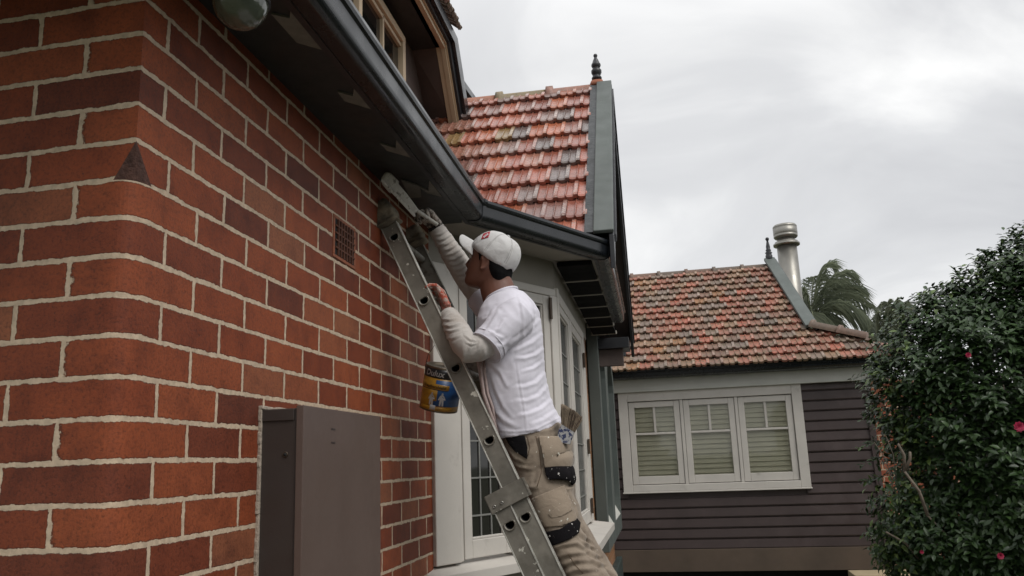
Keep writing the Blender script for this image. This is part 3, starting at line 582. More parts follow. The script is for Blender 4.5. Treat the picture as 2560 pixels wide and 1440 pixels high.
# underlay board, then tiles
ul = MB(); ul.box((-2.6, EY, EZ-0.03), (2.6+GX, 0, 0), (0, RY-EY, RZ-EZ), (0, 0.005, -0.03)); obj('roof_underlay', ul, M['dark'], house)
O_ = Vector((GX-0.145-2.5, EY-0.04, EZ-0.04*1.036)); width = 2.5; gl_ = SL_+0.04*1.44
bayroof = tiles('tile_roof', O_, FEo, UPV, NRM, width, gl_-0.03, 0.1285, 0.252, PA, M['tileA'], house, cuts=[((GX-0.14, 0, 0), (1, 0, 0)), ((-0.795, 3.63, 0), (0.864, -0.503, 0)), ((0, RY-0.075, 0), (0, 1, 0))], wts=[6, 5, 5, 4, 4, 2.2, 2.5, 1.6, 4, 5], seed=4, amp=0.011, lift=0.030)
# ridge capping with collars
rg = MB(); xr = GX-0.10; cc = []
for i in range(6):
    x1 = xr-i*0.42; x0 = x1-0.42; y_, z_ = RY, RZ-0.030
    def half(x, r, h): return [(x, y_+math.cos(math.pi*k/10)*r, z_-0.03+math.sin(math.pi*k/10)*h) for k in range(11)]
    secs = [half(x1, 0.080, 0.082), half(x0+0.06, 0.080, 0.082), half(x0+0.055, 0.092, 0.108), half(x0+0.0, 0.092, 0.108)]
    vs = [p for s_ in secs for p in s_]; fs = [(a*11+k, a*11+k+1, (a+1)*11+k+1, (a+1)*11+k) for a in range(3) for k in range(10)]
    fs += [tuple(range(11)), tuple(33+k for k in reversed(range(11)))]
    rg.add(vs, fs, 0, True); cc += [random.choice([(0.30, 0.13, 0.08), (0.22, 0.17, 0.09), (0.32, 0.16, 0.12), (0.36, 0.14, 0.08)])]*len(fs)
me = mesh_of('ridge_capping', rg, M['tileR'], fix=True); at_ = me.attributes.new('tile', 'FLOAT_COLOR', 'FACE'); at_.data.foreach_set('color', [x for c in cc for x in (*c, 1)]); put('ridge_capping', me, bayroof)
# far slope of the gable (seen only from elsewhere)
FY = 8.02; fs_ = MB(); fs_.box((-2.6, RY, RZ-0.03), (2.6+GX, 0, 0), (0, FY-RY, -(RZ-1.2)), (0, 0, -0.04)); obj('rear_slope', fs_, M['dormer'], house)
# lead strip and barge capping up the verge, barge boards, gable infill
lf = MB(); o = Vector((GX-0.152, EY-0.02, EZ-0.02)); lf.box(o+NRM*0.028, (0.052, 0, 0), UPV*SL_, NRM*0.012); obj('verge_flashing', lf, M['lead'], house)
bc = MB(); bc.box(Vector((GX-0.10, EY-0.03, EZ-0.03))+NRM*0.03, (0.118, 0, 0), UPV*(SL_+0.015), NRM*0.026); bc.box(Vector((GX-0.10, RY, RZ-0.005)), (0.118, 0, 0), (0, FY-RY, -(RZ-1.17)), (0, 0.01, 0.028))
obj('barge_capping', bc, M['green'], house, bevel=0.006)
bb = MB(); th = 0.20
bb.prism([(GX-0.012, EY-0.06, EZ-0.02), (GX-0.012, RY, RZ+0.0), (GX-0.012, FY+0.03, 1.19), (GX-0.012, FY+0.03, 1.19-th*1.1), (GX-0.012, RY, RZ+0.03-th*1.45), (GX-0.012, EY-0.06, EZ-0.02-th*1.0)], (0.028, 0, 0))
obj('barge_board', bb, M['black'], house, bevel=0.004)
bl = MB(); bl.prism([(GX+0.017, EY+0.03, EZ+0.005), (GX+0.017, RY, RZ-0.03), (GX+0.017, FY, 1.13), (GX+0.017, FY, 1.10), (GX+0.017, RY, RZ-0.075), (GX+0.017, EY+0.03, EZ-0.04)], (0.012, 0, 0)); obj('barge_bead', bl, M['black'], house)
gi = MB(); gi.prism([(GX-0.20, EY+0.2, 1.16), (GX-0.20, RY, RZ-0.15), (GX-0.20, FY-0.15, 1.16)], (-0.03, 0, 0)); obj('gable_infill', gi, M['green'], house)
ge = MB(); ge.box((GX-0.42, FY-0.35, 1.02), (0.40, 0, 0), (0, 0.36, 0), (0, 0, 0.10)); ge.box((GX-0.44, FY-0.30, 0.86), (0.36, 0, 0), (0, 0.05, 0), (0, 0, 0.158), 1); obj('eave_return', ge, [M['black'], M['dormer']], house, bevel=0.004)
# finial
fn = MB(); ft = atx(1494, 142, GX-0.10); fb = Vector((GX-0.10, RY-0.005, RZ-0.01)); FS = 0.80
fn.lathe(fb, (0, 0, 1), [(h_*FS, r_*0.92) for h_, r_ in [(0, 0.045), (0.05, 0.045), (0.052, 0.034), (0.085, 0.033), (0.09, 0.043), (0.105, 0.046), (0.12, 0.040), (0.128, 0.030), (0.14, 0.036), (0.165, 0.046), (0.19, 0.046), (0.205, 0.036), (0.212, 0.028), (0.222, 0.034), (0.245, 0.043), (0.262, 0.040), (0.27, 0.034), (0.30, 0.026), (0.325, 0.016), (0.335, 0.012), (0.345, 0.016), (0.358, 0.019), (0.372, 0.014), (0.378, 0.003)]], 24)
obj('finial', fn, M['black'], house)
fb2 = MB(); fb2.loft([((GX-0.10, RY, RZ-0.01), (0.07, 0, 0), (0, 0.075, 0)), ((GX-0.10, RY, RZ+0.045), (0.05, 0, 0), (0, 0.05, 0))], n=16, p=3); obj('finial_base', fb2, M['lintel'], house)

# ---- main roof above the long gutter, and the attic gable above it
mr = MB(); mr.box((-0.80, 1.2, 1.20), (-2.6, 0, 2.35), (0, 5.2, 0), (-0.02, 0, -0.03)); obj('main_roof', mr, M['lintel'], house)
mt = tiles('tile_roof', (-0.79, 1.2, 1.235), (0, 1, 0), Vector((-0.742, 0, 0.67)), Vector((0.67, 0, 0.742)), 3.6, 1.1, 0.1285, 0.252, PA, M['tileA'], house, seed=9)
WX, FXX = -1.65, -1.41
def wx(px, py, x=WX): q = atx(px, py, x); return q.y, q.z
dw = MB(); dw.box((WX-0.12, 2.0, 1.9), (0.12, 0, 0), (0, 4.3, 0), (0, 0, 1.28)); obj('attic_wall', dw, M['dormer'], house)
yr, zt_ = wx(997, 97); _, zb_ = wx(1000, 150)
aw = MB(); W0, W1 = yr-2.2, yr; z0, z1 = zb_-0.55, zt_
for a, b in ((W0, W0+0.06), (W1-0.06, W1), ((W0+W1)/2+0.15, (W0+W1)/2+0.20)): aw.box((WX+0.002, a, z0), (0.05, 0, 0), (0, b-a, 0), (0, 0, z1-z0))
aw.box((WX+0.003, W0+0.06, z1-0.06), (0.05, 0, 0), (0, W1-W0-0.12, 0), (0, 0, 0.06)); aw.box((WX+0.003, W0, z0-0.05), (0.07, 0, 0), (0, W1-W0, 0), (0, 0, 0.05))
for i in range(5): a = W0+0.06+i*0.42; aw.box((WX+0.006, a, z0), (0.03, 0, 0), (0, 0.025, 0), (0, 0, z1-z0-0.06))
aw.box((WX+0.006, W0+0.06, z1-0.10), (0.03, 0, 0), (0, W1-W0-0.12, 0), (0, 0, 0.03))
awo = obj('attic_window', aw, M['cream'], house, bevel=0.004)
ap = MB(); ap.box((WX+0.004, W0+0.03, z0), (0.008, 0, 0), (0, W1-W0-0.06, 0), (0, 0, z1-z0-0.03)); obj('pane', ap, M['pane'], awo)
YE, ZE = 5.60, 3.14; YB, ZB = 5.97, 2.68
da = MB(); da.box((WX, 1.8, ZE), (FXX-WX, 0, 0), (0, YE-1.8, 0), (0, 0, 0.03)); obj('attic_soffit', da, M['soffit'], house)
ds = MB(); ds.prism([(FXX-0.01, YE, ZE+0.0), (FXX-0.01, YB, ZB), (WX, YB+0.1, ZB-0.02), (WX, YE, ZE)], (0, 0.02, 0.02)); obj('raking_soffit', ds, M['dormer'], house)
dr = MB(); 
for (x0, w_, a, mi) in ((FXX-0.05, 0.035, 0.0, 0), (FXX-0.013, 0.033, -0.012, 0), (FXX+0.022, 0.012, 0.02, 0), (FXX+0.034, 0.02, 0.03, 1)):
    hh = 0.11; dr.prism([(x0, 1.8, ZE+a), (x0, YE, ZE+a), (x0, YB+0.12, ZB-0.2+a), (x0, YB+0.26, ZB-0.2+a), (x0, YE+0.09, ZE+hh+a), (x0, 1.8, ZE+hh+a)], (w_, 0, 0), mi)
obj('attic_barge', dr, [M['cream'], M['black']], house)
dg_ = MB(); dg_.prism([(FXX+0.056, 1.8, ZE+0.06), (FXX+0.056, YE+0.06, ZE+0.06), (FXX+0.056, YB+0.2, ZB-0.15), (FXX+0.056, YB+0.36, ZB-0.15), (FXX+0.056, YE+0.16, ZE+0.15), (FXX+0.056, 1.8, ZE+0.15)], (0.03, 0, 0)); obj('attic_gutter', dg_, M['gutter'], house)
tt = tiles('attic_tiles', (FXX+0.10, 1.8, ZE+0.16), (0, 1, 0), Vector((-0.742, 0, 0.67)), Vector((0.67, 0, 0.742)), YE-1.8+0.02, 1.0, 0.13, 0.25, [(0.12, 0.08, 0.06), (0.16, 0.08, 0.06)], M['tileB'], house, seed=12, amp=0.02, lift=0.04)
q0 = atx(1122, 180, -1.50); q1 = atx(1185, 262, -1.50)
db = MB(); dv = (q1-q0); 
db.prism([q0+Vector((0, -0.1, 0)), q1, q1+Vector((0, 0.1, -0.75)), q0+Vector((0, 0.45, -0.85))], (-0.03, 0, 0)); obj('rear_attic_wall', db, M['dormer'], house)
dbg = MB(); dbg.box(q0+Vector((0, -0.1, -0.05)), dv+Vector((0, 0.1, 0)), (0.06, 0, 0), (0, 0, 0.06)); obj('rear_gutter', dbg, M['gutter'], house)

# ================================================================== METER BOX, FLOOD LAMP
mbx = thing('meter_box', (-0.98, 2.4, -0.9), 'tall umber metal meter box fixed to the brick wall', 'meter box')
y0, y1, zt0 = 2.072, 2.68, 0.166; XF = -0.918
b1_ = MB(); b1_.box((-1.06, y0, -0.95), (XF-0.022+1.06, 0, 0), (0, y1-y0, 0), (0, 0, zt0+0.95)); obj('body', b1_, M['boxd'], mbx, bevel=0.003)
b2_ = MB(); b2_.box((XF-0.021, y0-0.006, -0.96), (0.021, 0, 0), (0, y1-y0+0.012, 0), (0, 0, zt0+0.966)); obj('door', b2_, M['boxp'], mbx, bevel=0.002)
b3_ = MB(); b3_.lathe((XF-0.052, y0+0.002, 0.045), (0, -1, 0), [(0, 0.0085), (0.004, 0.0080), (0.005, 0.006), (0.0045, 0.0055)], 20); b3_.lathe((XF-0.052, y0+0.002, 0.045), (0, -1, 0), [(0.0, 0.0050), (0.0052, 0.0050)], 16, 1); obj('lock', b3_, [M['hinge'], M['dark']], mbx)
b3_ = MB(); b3_.box((-1.045, y0-0.0045, zt0-0.032), (XF-0.028+1.045, 0, 0), (0, 0.006, 0), (0, 0, 0.030)); obj('top_lip', b3_, M['boxd'], mbx, bevel=0.0015)
for dz_ in (0.052, 0.090): b3_ = MB(); b3_.box((XF+0.0006, y0+0.185, zt0-dz_), (0.0008, 0, 0), (0, 0.028, 0), (0, 0, 0.004)); obj('embossed_mark', b3_, M['boxd'], mbx)
b4_ = MB()
for i in range(34):
    z = zt0-0.03*i; r = random.uniform(0.008, 0.014); b4_.box((-1.046, y0-r, z-0.031), (0.010, 0, 0), (0, r, 0), (0, 0, 0.0315))
for i in range(20): r = random.uniform(0.006, 0.013); b4_.box((-1.046, y0-0.01+i*0.031, zt0), (0.014, 0, 0), (0, 0.0315, 0), (0, 0, r))
obj('mortar_fillet', b4_, M['caulk'], mbx, bevel=0.002)
lc = atz(602, 8, 1.075); lr = 62/FPX*lc.length*0.98
lamp = thing('flood_light', lc, 'round glass outdoor light under the dark eave at the brick corner', 'lamp')
l1 = MB(); l1.lathe(lc-Vector((0, 0, lr)), (0, 0, 1), [(lr*(1-math.cos(math.pi*i/16)), max(0.001, lr*math.sin(math.pi*i/16))) for i in range(17)], 32); obj('glass_bowl', l1, M['lampg'], lamp)
l2 = MB(); l2.lathe(lc, (0, 0, 1), [(0.0, lr*1.07), (0.008, lr*1.07), (0.012, lr*0.9), (1.150-lc.z, lr*0.5)], 28); obj('fitting', l2, M['black'], lamp)

# ================================================================== FAR HOUSE
fh = thing('weatherboard_house', (1.0, 12.5, -1.6), 'umber weatherboard house with triple window and long weathered terracotta roof', 'house')
HF = lambda x, y, n=0: FF.hit(x, y, n)
sL, sR = -1.6, 2.585; ZTOP, ZBOT = 0.86, -1.13
X0, X1, Z0, Z1 = -0.475, 1.83, -0.417, 0.855
wbm = MB(); zz = ZBOT; bh = 0.1265
while zz < ZTOP:
    for (a_, b_) in (((sL, X0+0.05), (X1-0.05, sR)) if (zz+bh > Z0+0.03 and zz < Z1-0.03) else ((sL, sR),)): wbm.prism([FF.p(a_, zz, 0), FF.p(a_, zz, 0.024), FF.p(a_, zz+0.012, 0.029), FF.p(a_, zz+bh-0.018, 0.021), FF.p(a_, zz+bh-0.011, 0.005), FF.p(a_, zz+bh, 0.004), FF.p(a_, zz+bh, 0)], FF.u*(b_-a_))
    zz += bh
wbm.fbox(FF, sL, X0+0.05, ZBOT, ZTOP, -0.1, -0.001); wbm.fbox(FF, X1-0.05, sR, ZBOT, ZTOP, -0.1, -0.001); wbm.fbox(FF, X0+0.05, X1-0.05, ZBOT, Z0+0.03, -0.1, -0.001); wb_ = obj('weatherboards', wbm, M['weather'], fh)
cs = MB(); cs.fbox(FF, sR, sR+0.075, ZBOT, ZTOP, -0.1, 0.045); obj('corner_stop', cs, M['weather'], fh, bevel=0.004)
pb = MB(); pb.fbox(FF, sL, sR+0.1, -1.40, ZBOT-0.002, -0.05, 0.03); obj('base_board', pb, M['plinth'], fh, bevel=0.004)
ud = MB(); ud.fbox(FF, sL, sR+0.1, -1.6, -1.405, -0.4, -0.15); obj('underfloor', ud, M['dark'], fh)
st = MB(); st.fbox(FF, 2.14, 3.4, -1.6, -1.40, 0.035, 0.5); obj('doorstep', st, surf('sandstone', (0.36, 0.29, 0.18), 0.85), fh, bevel=0.01)
brick_quad('brick_return', FF, sR+0.077, 3.6, -1.6, ZTOP, M['brick3'], fh, n=-0.02, thick=-1.5)
# triple window
X0, X1, Z0, Z1 = -0.475, 1.83, -0.417, 0.855
tw_ = MB(); tw_.fbox(FF, X0, X0+0.12, Z0, Z1, 0.0, 0.062); tw_.fbox(FF, X1-0.12, X1, Z0, Z1, 0.0, 0.062); tw_.fbox(FF, X0+0.12, X1-0.12, Z1-0.12, Z1, 0.0, 0.062); tw_.fbox(FF, X0+0.12, X1-0.12, Z0, Z0+0.085, 0.0, 0.062)
tw_.fbox(FF, X0-0.01, X1+0.01, Z0-0.02, Z0, 0.0, 0.07)
WN = obj('window', tw_, M['white'], fh, bevel=0.006)
i0, i1 = X0+0.12, X1-0.12; wd = (i1-i0)/3; Wz0, Wz1 = Z0+0.087, Z1-0.122
for k in (1, 2): ml = MB(); ml.fbox(FF, i0+wd*k-0.02, i0+wd*k+0.02, Wz0, Wz1, 0.0, 0.05); obj('mullion', ml, M['white'], WN, bevel=0.004)
for k in range(3):
    a = i0+wd*k+(0.024 if k else 0.006); b = i0+wd*(k+1)-(0.024 if k < 2 else 0.006)
    s_ = MB(); frame_rect(s_, FF, a, b, Wz0+0.005, Wz1-0.005, 0.075, 0.004, 0.040, 0.10)
    zm = Wz1-0.005-0.075-0.355; s_.fbox(FF, a+0.075, b-0.075, zm, zm+0.028, 0.010, 0.034); s_.fbox(FF, (a+b)/2-0.015, (a+b)/2+0.015, zm+0.028, Wz1-0.08, 0.010, 0.033)
    so_ = obj('window_sash', s_, M['white'], WN, bevel=0.005)
    gl = MB(); gl.fbox(FF, a+0.07, b-0.07, Wz0+0.09, Wz1-0.07, 0.018, 0.021); obj('pane', gl, M['clear'], so_)
    bl_ = MB(); z = Wz0+0.06; 
    while z < Wz1-0.05:
        bl_.prism([FF.p(a+0.03, z, 0.000), FF.p(a+0.03, z+0.003, 0.004), FF.p(a+0.03, z+0.066, -0.010), FF.p(a+0.03, z+0.064, -0.016)], FF.u*(b-a-0.06)); z += 0.061
    obj('blind', bl_, M['blind'], so_)
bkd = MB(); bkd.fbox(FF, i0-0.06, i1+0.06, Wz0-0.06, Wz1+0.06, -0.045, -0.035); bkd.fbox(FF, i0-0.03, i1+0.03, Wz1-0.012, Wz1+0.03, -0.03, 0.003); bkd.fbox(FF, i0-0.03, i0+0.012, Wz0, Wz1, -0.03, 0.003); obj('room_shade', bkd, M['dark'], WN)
# beam, gutter
be = MB(); s0, z0 = HF(1511, 983); be.fbox(FF, -1.6, 2.70, 0.855, 1.04, 0.03, 0.10); obj('eaves_beam', be, M['beam'], fh, bevel=0.005)
GF = [tuple(FF.p(s, 0, 0.30).to_2d()) for s in (-1.6, 2.86)]
gf = MB(); run(gf, GF, [(-0.20, 1.02), (-0.11, 1.02), (-0.03, 1.03), (-0.01, 1.05), (0, 1.10), (0.01, 1.115), (-0.02, 1.115), (-0.04, 1.06), (-0.19, 1.05), (-0.19, 1.12), (-0.20, 1.12)])
obj('gutter', gf, M['gutter'], fh)
# roof plane: eave line to ridge
E0 = FF.p(0, 1.105, 0.33); Rg = at(1925, 664, 1.0); 
# ridge: height fixed where the photographed ridge meets a 38 degree plane
mslope = 0.80
d = ray(1925, 668); # intersect with plane through E0 with slope
nF = -FF.n
PN = Vector((FF.n.x*mslope, FF.n.y*mslope, 1)).normalized()        # plane normal (rises away from the eave)
def onroof(px, py): dd = ray(px, py); return dd*(E0.dot(PN)/dd.dot(PN))
GV = (nF+Vector((0, 0, mslope))).normalized()
rT = onroof(1925, 664); Ltot = (rT-E0).dot(GV); sT = (rT-E0).dot(FF.u)
ft_ = onroof(2022, 818); sFt = (ft_-E0).dot(FF.u); tFt = (ft_-E0).dot(GV); hp = onroof(2205, 885); sH = (hp-E0).dot(FF.u); tH = (hp-E0).dot(GV)
def rp(s, t, n=0): return E0+FF.u*s+GV*t+PN*n
TG = Ltot/15; S00 = -1.9
k_ = int(round(tFt/TG)); tsp = k_*TG
WB = [5, 5, 5, 4, 2.5, 4, 5, 1.5, 3, 3, 0.8]
def cutplane(a, b):           # vertical-to-roof plane through two roof points, keeps the left side
    dv = (b-a).normalized(); nn = dv.cross(PN); 
    if nn.dot(FF.u) < 0: nn = -nn
    return (a, nn)
lower = tiles('tile_roof', rp(S00, 0), FF.u, GV, PN, sH+0.3-S00, tsp, 0.175, TG, PB, M['tileB'], fh, cuts=[cutplane(rp(sFt+0.05, tFt), rp(sH-0.05, max(tH, 0.12)+0.24)), (rp(sH+0.10, 0), FF.u)], seed=21, wts=WB, amp=0.017, lift=0.040)
upper = tiles('tile_roof', rp(S00, tsp), FF.u, GV, PN, sFt+0.2-S00, Ltot-tsp-0.01, 0.175, TG, PB, M['tileB'], fh, cuts=[(rp(0, Ltot-0.075), GV), cutplane(rp(sFt-0.06, tFt), rp(sT-0.06, Ltot))], seed=22, wts=WB, amp=0.017, lift=0.040)
ru = MB(); ru.add([rp(S00, 0, -0.03), rp(sH, 0, -0.03), rp(sH, 0.1, -0.03), rp(sFt, tFt, -0.03), rp(sT, Ltot, -0.03), rp(S00, Ltot, -0.03)], [(0, 1, 2, 3, 4, 5)]); obj('roof_underlay', ru, M['dark'], fh)
def capping(name, a, b, n, r, parent, seed, up=Vector((0, 0, 1)), seg=11):
    rnd = random.Random(seed); mb = MB(); cc = []; a, b = Vector(a), Vector(b); L = (b-a)/n; side = L.cross(up).normalized(); upv = side.cross(L).normalized()
    for i in range(n):
        p = a+L*i
        def half(f, rr, h): return [p+L*f+side*(math.cos(math.pi*k/10)*rr)+upv*(math.sin(math.pi*k/10)*h-0.03) for k in range(11)]
        secs = [half(0, r*1.2, r*1.28), half(0.12, r*1.2, r*1.28), half(0.13, r, r), half(1.0, r, r)]
        vs = [q for s_ in secs for q in s_]; fs = [(x*11+k, x*11+k+1, (x+1)*11+k+1, (x+1)*11+k) for x in range(3) for k in range(10)]+[tuple(range(11)), tuple(33+k for k in reversed(range(11)))]
        mb.add(vs, fs, 0, True); cc += [rnd.choice([(0.13, 0.09, 0.065), (0.15, 0.09, 0.065), (0.12, 0.09, 0.07)])]*len(fs)
    me = mesh_of(name, mb, M['tileR']); at_ = me.attributes.new('tile', 'FLOAT_COLOR', 'FACE'); at_.data.foreach_set('color', [x for c in cc for x in (*c, 1)]); return put(name, me, parent)
capping('ridge_capping', rp(S00-0.1, Ltot-0.01, -0.015), rp(sT-0.02, Ltot-0.01, -0.015), 9, 0.080, upper, 3)
capping('hip_capping', rp(sFt+0.02, tFt-0.05, 0.06), rp(sH-0.10, max(tH, 0.12)+0.28, 0.06), 2, 0.085, lower, 4)
# hip end and gable end faces
he = MB(); he.add([rp(sFt, tFt), rp(sH, 0.1), rp(sH, 0.1)-FF.n*4+Vector((0, 0, 0)), rp(sFt, tFt)-FF.n*3], [(0, 1, 2, 3)]); he.add([rp(sFt-0.1, tFt, 0), rp(sT-0.1, Ltot, 0), rp(sFt-0.1, tFt, 0)-FF.n*2*(Ltot-tFt)*0.78], [(0, 1, 2)]); obj('hip_end', he, M['lintel'], fh)
bg = MB(); a, b = rp(sFt, tFt-0.10, 0.05), rp(sT-0.02, Ltot+0.08, 0.05); dv = (b-a).normalized(); sd_ = dv.cross(PN).normalized(); sd_ = sd_ if sd_.dot(FF.u) > 0 else -sd_
bg.box(a-sd_*0.06, dv*(b-a).length, sd_*0.16, PN*0.05); obj('barge_capping', bg, M['green'], fh, bevel=0.008)
bgb = MB(); bgb.box(a+sd_*0.082-Vector((0, 0, 0.12)), dv*(b-a).length, sd_*0.04, Vector((0, 0, 0.13))); obj('barge_board', bgb, M['black'], fh)
ff = MB(); fbp = rp(sT+0.0, Ltot+0.05, 0.05); hf = 0.36
ff.lathe(fbp-Vector((0, 0, 0.05)), (0, 0, 1), [(0, 0.055), (0.14, 0.052), (0.16, 0.04), (0.185, 0.055), (0.205, 0.03), (0.22, 0.045), (0.24, 0.03), (0.28, 0.032), (0.33, 0.022), (0.37, 0.014), (0.385, 0.022), (0.405, 0.03), (0.425, 0.02), (0.432, 0.003)], 18); obj('finial', ff, M['black'], fh)
# small gutter and lead saddle where the two roofs meet
sg = MB(); a = atz(1505, 895, 1.22+0.0); q = at(1507, 890, 10.1); q2 = at(1565, 890, 10.25); sg.box(q, q2-q, (0, 0.12, 0), (0, 0, 0.075)); obj('valley_gutter', sg, M['gutter'], fh, bevel=0.008)
# ---- steel flue behind the roof end
fl0 = at(1990, 800, 13.9); fl1 = at(1961, 640, 13.9); flx, fly = at(1975, 700, 13.9).x, 13.9
flu = thing('flue', (flx, fly, 1.0), 'round stainless steel flue with a cowl behind the far roof', 'flue')
zt1 = at(1958, 622, fly).z; zt2 = at(1958, 603, fly).z; zt3 = at(1960, 566, fly).z; rr = 25.5/FPX*fly
ctop = at(1966.5, 613, fly); axn = Vector((0, 0, 1)); base = Vector((ctop.x, ctop.y, ctop.z-2.2)); LL = 2.2
fm = MB(); fm.lathe(base, axn, [(0, rr*0.93), (LL*0.42, rr*0.93), (LL*0.425, rr*0.97), (LL*0.45, rr*0.97), (LL*0.455, rr*0.93), (LL*0.54, rr*0.93), (LL*0.545, rr*0.96), (LL*0.57, rr*0.96), (LL*0.575, rr*0.93), (LL, rr*0.93)], 40); obj('pipe', fm, M['steel'], flu)
tp = base+axn*LL; fm = MB(); fm.lathe(tp, axn, [(-0.01, rr*1.22), (0.02, rr*1.25), (0.03, rr*1.12), (0.055, rr*1.08), (0.075, rr*0.84), (0.15, rr*0.82)], 40); obj('storm_collar', fm, M['steel'], flu)
fm = MB(); fm.lathe(tp+axn*0.12, axn, [(-0.01, rr*0.8), (0.0, rr*1.02), (0.015, rr*1.10), (0.02, rr*1.12), (0.05, rr*1.13), (0.052, rr*1.09), (0.062, rr*1.13), (0.17, rr*1.13), (0.172, rr*1.09), (0.182, rr*1.13), (0.20, rr*1.13), (0.225, rr*1.02), (0.23, rr*0.2)], 40); obj('cowl', fm, M['steel'], flu)

# ================================================================== LADDER
P0 = Vector((-0.322*3.06, 3.06, 0.2972*3.06)); DL = Vector((0.1262, -0.022, -0.2735))   # rung pitch
d_ = DL.normalized(); WL = Vector((0, 1, 0)); SDV = d_.cross(WL).normalized()           # SDV: across the stile, away from the wall
if SDV.x < 0: SDV = -SDV
ladder = thing('extension_ladder', P0+DL*7.5, 'paint splashed aluminium extension ladder leaning on the brick wall', 'ladder')
def dshape(c, r, flip=1):
    pts = []
    for i in range(9): t = math.pi*i/8; pts.append((math.cos(t)*r, -abs(math.sin(t))*r*1.0))
    pts = [(x, y) for x, y in pts]; pts = pts+[(-r*0.92, r*0.35), (-r*0.6, r*0.52), (r*0.6, r*0.52), (r*0.92, r*0.35)]
    return [c+SDV*x - d_*y*1.0 for x, y in pts]
def stile(name, c0, t_top, t_bot, half, y0, thick, rungs, mat, outer=True, off=0.0):
    """channel section stile with D-shaped rung holes through its web"""
    mb = MB(); a, b = c0+DL*t_top+SDV*off, c0+DL*t_bot+SDV*off; a.y = a.y; cut = []
    q = [a-SDV*half, a+SDV*half, b+SDV*half, b-SDV*half]; q = [v+Vector((0, y0, 0)) for v in q]
    holes = [dshape(c0+DL*r+SDV*off+Vector((0, y0, 0)), 0.017) for r in rungs]
    mb.prism(q, (0, thick, 0), holes=holes)
    o = obj(name, mb, mat, ladder)
    fl = MB()
    for sg in (-1, 1):
        e = a+SDV*half*sg+Vector((0, y0-0.003, 0)); fl.box(e-SDV*(0.0045 if sg > 0 else 0), b-a, SDV*0.0045, Vector((0, 0.032, 0)))
    obj('flange', fl, M['edge'] if mat is M['alu'] else mat, o, bevel=0.001)
    return o
GAP = 0.40
# upper (fly) section and lower (base) section
stile('stile', P0, -0.36, 10.2, 0.036, 0.0, 0.005, range(0, 10), M['alu'])
stile('stile', P0, -0.30, 10.2, 0.036, GAP-0.005, 0.005, range(0, 10), M['alud'])
stile('stile', P0, 3.66, 11.0, 0.034, -0.012, 0.005, [4.0+k for k in range(0, 6)], M['alu'], off=-0.0605)
stile('stile', P0, 3.66, 11.0, 0.034, GAP+0.007, 0.005, [4.0+k for k in range(0, 6)], M['alud'], off=-0.0605)
def rung(r, off, ya, yb):
    mb = MB(); c = P0+DL*r+SDV*off; A_ = dshape(c+Vector((0, ya, 0)), 0.017); n = len(A_); ln = Vector((0, yb-ya, 0))
    I = dshape(c+Vector((0, ya, 0)), 0.0148)
    mb.add(A_+[v+ln for v in A_]+I+[v+ln for v in I], [(i, (i+1) % n, n+(i+1) % n, n+i) for i in range(n)]+[(2*n+i, 3*n+i, 3*n+(i+1) % n, 2*n+(i+1) % n) for i in range(n)]+[(i, 2*n+i, 2*n+(i+1) % n, (i+1) % n) for i in range(n)], 0)
    for q in range(len(mb.mi)-3*n, len(mb.mi)-2*n): mb.mi[q] = 2
    o_ = dshape(c+Vector((0, ya-0.004, 0)), 0.0225); i_ = dshape(c+Vector((0, ya-0.004, 0)), 0.0165)
    rim = [o_, [v+Vector((0, -0.005, 0)) for v in dshape(c+Vector((0, ya-0.001, 0)), 0.0205)], [v+Vector((0, -0.004, 0)) for v in dshape(c+Vector((0, ya, 0)), 0.0165)], dshape(c+Vector((0, ya+0.006, 0)), 0.0160), [v+Vector((0, 0.006, 0)) for v in o_]]
    vs = [v for l in rim for v in l]; fs = [(k*n+i, k*n+(i+1) % n, ((k+1) % 5)*n+(i+1) % n, ((k+1) % 5)*n+i) for k in range(5) for i in range(n)]
    mb.add(vs, fs, 1)
    return obj('rung', mb, [M['dark'], M['alu'], M['alud']], ladder, fix=False)
for r in range(0, 10): rung(r, 0, 0.0, GAP)
for r in range(4, 10): rung(r, -0.0605, -0.012, GAP+0.012)
br = MB(); cb_ = P0+DL*3.70+Vector((0, -0.021, 0)); e0 = cb_-SDV*0.104; br.box(e0-d_*0.035, SDV*0.155, d_*0.068, (0, 0.006, 0)); br.box(e0-d_*0.035, SDV*0.006, d_*0.068, (0, 0.055, 0)); br.box(e0-d_*0.035+SDV*0.149, SDV*0.006, d_*0.068, (0, 0.055, 0))
bro = obj('bracket', br, M['alu'], ladder, bevel=0.002)
for s_ in (0.022, 0.052):
    rv = MB(); c = e0+SDV*s_+d_*0.012; rv.lathe(c, (0, -1, 0), [(0, 0.007), (0.003, 0.006), (0.004, 0.003), (0.002, 0.0025), (0.0, 0.001)], 14); obj('rivet', rv, M['steel'], bro)
